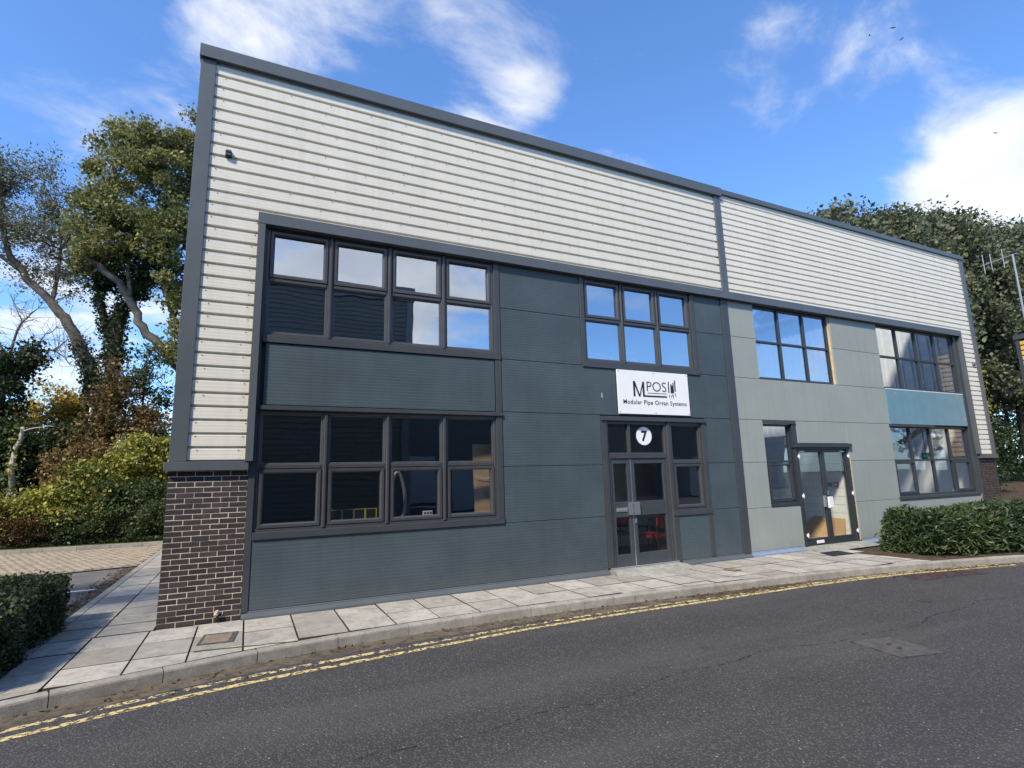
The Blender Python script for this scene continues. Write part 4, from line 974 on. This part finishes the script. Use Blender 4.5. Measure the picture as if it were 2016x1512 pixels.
tree('leaning_tree', (-5.0, 20, 1.1), 'ivy-clad leaning tree with pale grey-green sparse crown',
     [([(-5.0,20,1.1),(-5.05,20,5),(-5.5,20,7),(-6.4,20,9),(-7.1,20,10),(-8.2,20,11.2),(-8.9,20,12.6),(-9.3,20,14.4)], .34, .07),
      ([(-7.1,20,10),(-7.0,20.2,12),(-7.3,20.3,14.3)], .10, .03),([(-8.2,20,11.2),(-9.5,19.8,12.2),(-10.6,19.6,13.0)], .09, .03)],
     [((-8.4,20,14.0),(2.4,1.6,2.8),70),((-7.0,20,12.2),(1.4,1.3,2.2),30),((-10.4,20,14.5),(2.0,1.6,2.2),40)],
     .62, 150, .12, .5, 'leaf_grey', 'bark', ivy=(1, 8.6, 3800, lambda n: True), shell=.2)
tree('ivy_tree', (-4.55, 19.6, 1.1), 'upright trunk smothered in dark ivy with a forked top',
     [([(-4.55,19.6,1.1),(-4.6,19.6,5),(-4.65,19.6,8),(-4.5,19.6,10)], .40, .20),([(-4.65,19.6,8),(-5.2,19.6,9.4),(-5.5,19.6,11)], .20, .08),([(-4.5,19.6,9.4),(-3.9,19.6,11)], .2, .08)],
     [((-4.2,19.6,11.6),(1.2,1.0,1.4),24),((-5.5,19.6,11.6),(.8,.8,1.0),12),((-4.6,19.6,6.5),(.45,.4,2.6),14)],
     .5, 130, .15, .7, 'leaf_ivy', 'bark_dark', ivy=(1, 11, 5200, lambda n: True), shell=.2)
tree('red_creeper_tree', (-4.2, 17.2, .9), 'small tree with reddish brown autumn foliage below the oak',
     [([(-4.2,17.2,.9),(-4.2,17.2,3.4),(-4.1,17.2,6.2)], .14, .04),([(-4.2,17.2,2.6),(-3.2,17.1,3.6),(-2.5,17,4.4)], .07, .02),([(-4.2,17.2,3.2),(-4.9,17.2,4.4)], .06, .02)],
     [((-4.0,17.2,5.4),(.6,.6,1.5),22),((-3.0,17.1,4.4),(1.1,.8,.7),30),((-4.5,17.2,3.9),(.7,.7,.9),20)],
     .42, 110, .13, .6, 'leaf_orange', 'bark_dark', shell=.15)
tree('green_sapling', (-3.3, 17.9, .9), 'slender green sapling standing between the oak and the brown tree',
     [([(-3.3,17.9,.9),(-3.2,17.9,4),(-3.1,17.9,7.6)], .09, .02)], [((-2.9,17.9,6.2),(.95,.7,1.7),42)], .38, 60, .14, .5, 'leaf_shrub', 'bark_dark', shell=.1)
tree('yellow_tree', (-6.9, 21, 1.2), 'bushy golden yellow autumn tree beyond the bank',
     [([(-6.9,21,1.2),(-6.9,21,3.6),(-6.6,21,5.4)], .14, .03),([(-6.9,21,3),(-5.8,21,4.6)], .08, .02),([(-6.9,21,3),(-7.9,21,4.6)], .08, .02)],
     [((-6.9,21,4.9),(1.9,1.1,1.5),75),((-5.5,20.6,4.3),(.9,.8,1.2),30)], .45, 110, .15, .65, 'leaf_yellow', shell=.3)
tree('dark_ivy_tree', (-8.0, 18.5, 1.0), 'dark evergreen ivy-covered tree at the yard edge with bare twigs above',
     [([(-8.0,18.5,1.0),(-7.9,18.5,4),(-7.8,18.5,7.2)], .28, .10),([(-7.8,18.5,6.0),(-7.1,18.5,7.2),(-6.4,18.5,7.5),(-5.7,18.5,6.9)], .07, .012),([(-7.8,18.5,7.2),(-7.5,18.5,8.6),(-7.0,18.5,9.4)], .06, .01),([(-7.8,18.5,7.0),(-8.4,18.5,8.6),(-8.6,18.5,9.8)], .06, .01),
      ([(-7.1,18.5,7.2),(-6.7,18.5,8.2),(-6.1,18.5,8.7)], .03, .006),([(-7.5,18.5,8.6),(-7.9,18.5,9.5)], .025, .006),([(-6.4,18.5,7.5),(-6.0,18.5,8.0),(-5.5,18.4,8.1)], .025, .006)],
     [((-7.9,18.5,5.9),(.75,.8,1.7),34),((-8.0,18.4,3.2),(1.2,.9,2.0),60),((-7.2,18.3,7.2),(.6,.5,.4),7)], .45, 140, .13, .8, 'leaf_ivy', 'bark', shell=.3, jitter=.03, extra=bare_twigs)
st = thing('dead_stump', (-7.0, 16.4, .6), 'pale broken dead trunk standing among the ivy', 'tree stump')
b, nodes = limbs_to_mesh([([(-6.75,16.4,.5),(-6.55,16.4,2.0),(-6.62,16.4,2.9),(-6.5,16.4,3.6),(-6.45,16.4,4.2)], .11, .06),([(-6.46,16.4,4.0),(-6.0,16.4,4.2),(-5.5,16.4,4.25)], .03, .01)], .02); b.build('trunk', 'bark_pale', st, True)
leaves('creeper', np.array([-6.6,16.3,2.4])+rng.normal(size=(160, 3))*np.array([.14,.1,.8]), unit(rng.normal(size=(160, 3))), .12*np.ones(160), .1*np.ones(160), 'leaf_lime', st, (-6.6,16.3,.6))
pp = thing('white_pole', (-4.95, 18.4, 1.0), 'thin white birch-like stem among the orange leaves', 'pole'); MB().tube([(-4.95,18.4,1.0),(-4.95,18.4,5.2)], .05, 7).build('stem', 'white_board', pp)
SH_E = {}
def shrub(name, loc, label, E, cr, per, L, asp, m, group=None, shell=.45):
    t = thing(name, loc, label, 'shrub', group); C = scatter_ellipsoids(E, shell); b = MB()
    for c in C[::4]: b.tube([(loc[0]+(c[0]-loc[0])*.35, loc[1]+(c[1]-loc[1])*.35, loc[2]-.05), ((loc[0]+c[0])/2+.05, (loc[1]+c[1])/2, (loc[2]+c[2])/2), tuple(c)], [.022, .014, .005], 4, False)
    b.build('stems', 'bark_dark', t, origin=loc); foliage('foliage', C, cr, per, L, asp, m, t, loc); return t
shrub('lime_shrub', (-3.2, 16.0, .5), 'large bright yellow-green shrub against the building corner', [((-2.6,16.0,2.7),(1.5,.9,1.25),70),((-4.0,15.7,1.9),(1.3,.8,.9),50),((-1.6,16.2,2.9),(1.0,.8,1.0),30)], .42, 110, .13, .75, 'leaf_lime')
shrub('dark_shrub', (-2.8, 15.0, .3), 'dense dark green rounded shrub behind the far kerb', [((-2.6,15.0,1.15),(1.9,.7,1.0),95),((-1.2,15.2,1.3),(1.3,.8,1.2),50)], .36, 130, .085, .55, 'leaf_shrub')
shrub('rust_shrub', (-5.0, 16.2, .6), 'rust-tinged shrub between the ivy and the lime shrub', [((-4.7,16.2,2.6),(1.1,.7,.8),48),((-3.9,16.6,3.2),(.9,.6,.6),24)], .4, 100, .11, .6, 'leaf_orange')
shrub('deep_ivy_bank', (-7.5, 17.4, .8), 'deep green ivy thicket behind the dead trunk', [((-7.4,17.4,2.5),(2.0,.8,2.0),110),((-5.4,17.6,3.0),(1.3,.7,1.4),60),((-9.6,17.2,2.6),(1.6,.8,2.0),60)], .45, 120, .12, .8, 'leaf_ivy')
shrub('golden_bramble', (-6.2, 15.0, .3), 'low golden-green bramble along the kerb', [((-7.0,15.0,1.1),(1.9,.6,.75),85),((-4.9,15.0,1.3),(1.1,.5,.7),45),((-9.4,15.2,1.3),(1.3,.6,.8),40)], .36, 110, .10, .75, 'leaf_lime')
shrub('dry_shrub', (-5.6, 14.7, .2), 'brown withered shrub in front of the bramble', [((-5.6,14.65,.75),(.85,.28,.5),60)], .26, 110, .07, .45, 'leaf_brown')
shrub('low_green_shrub', (-4.2, 14.7, .2), 'low leafy green shrub left of the dense dark shrub', [((-4.2,14.7,.7),(1.0,.35,.55),44)], .28, 120, .085, .6, 'leaf_shrub')
shrub('corner_shrub', (-1.4, 18.0, .8), 'dark leafy shrub showing just beside the corner flashing', [((-1.7,17.9,3.2),(.8,.6,1.4),30)], .42, 100, .12, .6, 'leaf_ivy')
# ground cover on the bank
n = 16000; X = -14+12.9*rng.random(n); Y = 14.35+(1.6)*rng.random(n)**1.6-(X+1.3)*.06; Z = np.array([bz(a, b) for a, b in zip(X, Y)])+.03+.12*rng.random(n)
l = .09*(.5+rng.random(n)); tag(leaves('ground_cover', np.stack([X, Y, Z], 1), unit(rng.normal(size=(n, 3))+np.array([0, 0, .6])), l, l*.4, 'leaf_shrub', None, (-7, 15, .1)), 'low weeds and ivy carpeting the bank behind the kerb', 'ground cover', kind='stuff')
# far left woods filling the gaps low down
for i, (x, y, h, rx, m, lb) in enumerate(((-12.5, 25, 7.5, 2.8, 'leaf_oak', 'olive green tree far behind the ivy thicket'), (-1.8, 27, 4.6, 2.0, 'leaf_ivy', 'low dark tree far behind the lime shrub'), (-17, 24, 11, 3.5, 'leaf_grey', 'greyish tree at the far end of the bank'))):
    tree('far_tree', (x, y, 1.3), lb, [([(x,y,1.1),(x,y,h*.6),(x+.2,y,h*.9)], .2, .04)], [((x,y,h*.62),(rx,rx*.8,h*.36),80)], .65, 90, .2, .6, m, shell=.3)

# right: big evergreen oak behind the building and its neighbours
def bigtree(x, y, h, rx, ry, nC, lb, seed, per=185, cr=1.25, L=.33):
    rr = np.random.default_rng(seed); limbs = [([(x,y,0),(x-.3,y,h*.22),(x,y,h*.5),(x+.4,y,h*.8)], .8, .2)]
    for k in range(9):
        a = rr.random()*6.28; z0 = h*(.22+.3*rr.random()); e = rx*(.6+.3*rr.random())
        limbs.append(([(x,y,z0),(x+e*.5*math.cos(a),y+ry*.4*math.sin(a),z0+h*.13),(x+e*math.cos(a),y+ry*.8*math.sin(a),z0+h*(.18+.16*rr.random()))], .28, .06))
    E = [((x,y,h*.62),(rx,ry,h*.37),nC)]
    for k in range(9):
        a = k/9*6.28+rr.random()*.5; E.append(((x+rx*.68*math.cos(a), y+ry*.6*math.sin(a), h*(.56+.24*rr.random())), (rx*.38, ry*.38, h*.17), nC//9))
    tree('evergreen_oak', (x, y, 0), lb, limbs, E, cr, per, L, .62, 'leaf_evergreen', 'bark_dark', shell=.62, twig=.06, group='evergreen oaks behind the building')
bigtree(43.8, 16.0, 22.6, 7.8, 6, 270, 'huge dense evergreen oak rising behind the right end of the roof', 3)
bigtree(57.5, 18, 25.3, 7.8, 6, 260, 'huge evergreen oak overtopping the roof corner, beside the aerial', 5)
bigtree(70, 17, 27.5, 8.5, 6, 260, 'huge evergreen oak behind the aerial mast', 8, per=150)
for i, (x, y, h, rx, m, lb) in enumerate(((50, 21, 12, 6, 'leaf_oak', 'olive woodland tree low behind the right brick pier'), (62, 22, 13, 6.5, 'leaf_ivy', 'dark woodland tree low behind the yellow building'), (76, 21, 13, 7, 'leaf_oak', 'olive woodland tree low behind the aerial mast'), (90, 20, 14, 8, 'leaf_ivy', 'dark woodland tree at the far right of the wood'))):
    tree('woodland_tree', (x, y, .1), lb, [([(x,y,.1),(x+.2,y,h*.5),(x,y,h*.85)], .3, .08)], [((x,y,h*.48),(rx,3,h*.48),110)], 1.1, 90, .36, .6, m, 'bark_dark', shell=.3)
shrub('woodland_shrub', (36, 7.5, .1), 'dark woodland undergrowth beyond the brick pier', [((35,8.5,2.2),(4,1.2,2.4),80),((42,10,3),(5,1.5,3.2),90)], .8, 110, .2, .6, 'leaf_ivy')
shrub('yellowing_shrub', (44, 12, .2), 'yellow-green shrub under the evergreen oaks', [((43,12,6.4),(3.6,1.5,2.0),50),((50,13.5,7.5),(4,1.5,2.5),40)], .8, 90, .22, .6, 'leaf_lime')
shrub('twiggy_shrub', (37, 9, .2), 'brown twiggy shrub at the wood edge', [((38,9.2,4.4),(3.4,1.0,1.6),50)], .7, 70, .16, .35, 'leaf_brown')
shrub('wall_shrub', (24.2, 2.4, 0), 'pale leafy sprig poking out beside the far brick pier', [((24.4,2.4,2.45),(.55,.3,.32),12)], .16, 12, .16, .45, 'leaf_lime')
br = thing('fallen_branch', (31.5, 4.9, .05), 'bare leaning branch by the fence beyond the pier', 'branch')
b, nodes = limbs_to_mesh([([(30.6,4.85,.05),(31.4,5.0,.8),(31.9,5.1,1.2)], .035, .02),([(31.9,5.1,1.2),(32.3,5.1,.6),(32.5,5.1,.05)], .025, .015),([(31.9,5.1,1.2),(32.8,5.1,.7)], .02, .01)], .02); b.build('stick', 'bark_pale', br)

# clipped hedge on the left
def hedge(name, label, inside, sampler, n, L, asp, m, core, axisf):
    t = thing(name, core[0], label, 'hedge'); core[1].build('core', 'hedge_core', t, origin=core[0])
    P, Nn = sampler(n); A = axisf(P, Nn); l = L*(.6+.8*rng.random(len(P)))
    leaves('foliage', P, A, l, l*asp, m, t, core[0]); return t
def box_sampler(x0, x1, y0, y1, h, rough, r=.12):
    def f(n):
        at_ = np.array([(x1-x0)*(y1-y0), (y1-y0)*h, (x1-x0)*h, (x1-x0)*h*.6, (y1-y0)*h*.6]); k = rng.choice(5, n, p=at_/at_.sum())
        u, v = rng.random(n), rng.random(n); P = np.zeros((n, 3)); N = np.zeros((n, 3))
        X = x0+(x1-x0)*u; Yv = y0+(y1-y0)*u; Y2 = y0+(y1-y0)*v
        for i, (p, nn) in enumerate(((np.stack([X, Y2, np.full(n, h)], 1), (0, 0, 1)), (np.stack([np.full(n, x1), Yv, h*v], 1), (1, 0, 0)), (np.stack([X, np.full(n, y0), h*v], 1), (0, -1, 0)), (np.stack([X, np.full(n, y1), h*v], 1), (0, 1, 0)), (np.stack([np.full(n, x0), Yv, h*v], 1), (-1, 0, 0)))):
            mk = k == i; P[mk] = p[mk]; N[mk] = nn
        # rounded shoulders and lumpy surface
        lump = .045*np.sin(P[:, 0]*5.1+1.3)*np.sin(P[:, 1]*4.3)+.035*np.sin(P[:, 0]*9+P[:, 2]*7)*np.sin(P[:, 1]*8.3+2)
        cxy = np.array([(x0+x1)/2, (y0+y1)/2, h*.4]); d = (P-cxy)/np.array([(x1-x0)/2, (y1-y0)/2, h*.6]); over = np.maximum(0, np.sort(np.abs(d), axis=1)[:, 1]-.82)
        P = P-N*0+ (-(unit(P-cxy))*(over*.9*r/.18)[:, None])+N*lump[:, None]
        return P+rng.normal(size=(n, 3))*rough-N*(rng.random(n)**2*.09)[:, None], N
    return f
hb = MB().box(-4.2+.1, -1.20-.1, -2.15+.1, 1.35-.1, -.1, .60)
hedge('box_hedge', 'low clipped dark green hedge at the corner of the path', None, box_sampler(-4.2, -1.20, -2.15, 1.35, .70, .022), 46000, .047, .55, 'leaf_hedge', ((-2.7, -.4, -.05), hb), lambda P, N: unit(N*.5+rng.normal(size=P.shape)*.8))
# laurel-like hedge on the right, curving with the kerb
def hedge_r(n):
    out, nn = [], []
    u = rng.random(n); th = math.pi*rng.random(n)**.9; X = 14.15+7.0*u; ncap = n//6; X[:ncap] = 14.13+.35*rng.random(ncap)**2; capf = np.ones(n); capf[:ncap] = rng.random(ncap)**.5
    yc = np.array([yk(x) for x in np.linspace(13, 21.5, 60)]); yc = np.interp(X, np.linspace(13, 21.5, 60), yc)+1.02
    hw = .80+.05*np.sin(X*3.1); H = .95+.08*np.sin(X*2.3+.8)+.05*np.sin(X*5.7)-.10*np.clip((X-16.5)/3, 0, 1)
    end = np.clip((X-14.12)/.62, 0, 1)**.5; hw *= (.45+.55*end)*capf; H *= (.70+.30*end)*capf
    cs, sn = np.cos(th), np.sin(th); se = lambda v, p: np.sign(v)*np.abs(v)**p
    P = np.stack([X, yc+hw*se(cs, .55)*-1, H*se(sn, .55)], 1); N = unit(np.stack([-1.1*(1-end), -cs, sn*.9], 1))
    P += N*(.07*np.sin(X*7+th*5)*np.sin(th*9+X*3))[:, None]+rng.normal(size=P.shape)*.03-N*(rng.random(n)**2*.14)[:, None]
    return P, N
cb_ = MB()
xs = np.linspace(14.5, 21.1, 24); ring = []
for x in xs:
    e = min(1, max(0, (x-14.2)/.62))**.5; yc0 = yk(x)+1.02; hw = .62*(.25+.75*e); H = .80*(.5+.5*e)
    ring.append([(x, yc0-hw, .0), (x, yc0-hw*.95, H*.6), (x, yc0-hw*.55, H), (x, yc0+hw*.55, H), (x, yc0+hw*.95, H*.6), (x, yc0+hw, 0)])
for a, b2 in zip(ring[:-1], ring[1:]):
    for i in range(5): cb_.quad(a[i], b2[i], b2[i+1], a[i+1])
cb_.quad(*ring[0])
hedge('laurel_hedge', 'long-leaved glossy green hedge in the bed beside the right kerb', None, hedge_r, 30000, .135, .24, 'leaf_laurel', ((17.2, -2.4, 0), cb_), lambda P, N: unit(N*.75+rng.normal(size=P.shape)*.55+np.array([0, 0, -.12])))

# trees across the road at the bend, mirrored in the right-hand windows
for i, (x, y, h) in enumerate(((55, -13, 17), (57, -19.5, 19))):
    tree('roadside_tree', (x, y, 0), ['rounded green tree at the road bend nearer the yellow building', 'taller rounded green tree at the road bend farther from the yellow building'][i], [([(x,y,-.1),(x+.2,y,h*.4),(x,y,h*.8)], .35, .1)], [((x,y,h*.58),(3.8,4.8,h*.42),150)], 1.4, 70, .5, .6, 'leaf_evergreen', 'bark_dark', shell=.4)
# unseen tree added on the left to dapple the path and the low hedge
tree('shade_tree', (-9.5, -3.0, 0), 'unseen airy broadleaf tree added beyond the low hedge to shade the path', [([(-9.5,-3,-.1),(-9.4,-3,3.5),(-9.3,-2.9,6.5),(-9,-2.8,10)], .2, .05),([(-9.4,-3,4.5),(-7.8,-2.6,7.5)], .09, .02),([(-9.4,-3,4.5),(-10.6,-3.8,7.5)], .09, .02)], [((-9.0,-2.8,9.3),(3.1,3.2,2.6),32)], .6, 190, .16, .6, 'leaf_oak', shell=.3)
# dead leaves blown into the gutter and along the side path
n = 420; k = rng.integers(30, 175, n); u = rng.random(n)**2*.5
X = XS[k]-np.array([KN[i][0] for i in k])*(.02+u)+rng.normal(size=n)*.08; Y = YS[k]-np.array([KN[i][1] for i in k])*(.02+u); Z = np.full(n, -.106)
X = np.concatenate([X, -1.36-.5*rng.random(500)**1.5]); Y = np.concatenate([Y, 1.4+7*rng.random(500)]); Z = np.concatenate([Z, np.full(500, -.088)])
A = rng.normal(size=(len(X), 3))*np.array([1, 1, .12]); l = .028+.04*rng.random(len(X))
tag(leaves('fallen_leaves', np.stack([X, Y, Z], 1), unit(A), l, l*.6, 'leaf_brown', None, (3, 0, -.1)), 'small dead brown leaves scattered along the kerbs', 'leaf litter', kind='stuff')
# birds
for i, p in enumerate(((53.01, 14.83, 42.22), (56.86, 16.03, 43.46), (69.35, 14.85, 35.93), (63.07, 21.85, 51.08))):
    c = Vector(p)
    bt = thing('bird', tuple(c), ['small dark bird gliding high over the roof', 'small dark bird just below another bird', 'dark bird with spread wings near the white cloud', 'small dark bird farthest off'][i], 'bird', 'birds over the roof')
    a = rng.random()*3; e1 = Vector((math.cos(a), math.sin(a), .1)); e2 = Vector((-math.sin(a), math.cos(a), 0))
    MB().tube([c-e2*.11, c-e2*.03, c+e2*.07, c+e2*.13], [.008, .03, .028, .008], 6).build('body', 'bird_black', bt)
    for s_ in (-1, 1): MB().quad(c+e2*.06, c+e1*s_*.15+e2*.04+Vector((0, 0, .06)), c+e1*s_*.28-e2*.04+Vector((0, 0, .03)), c-e2*.05).build('wing', 'bird_black', bt)
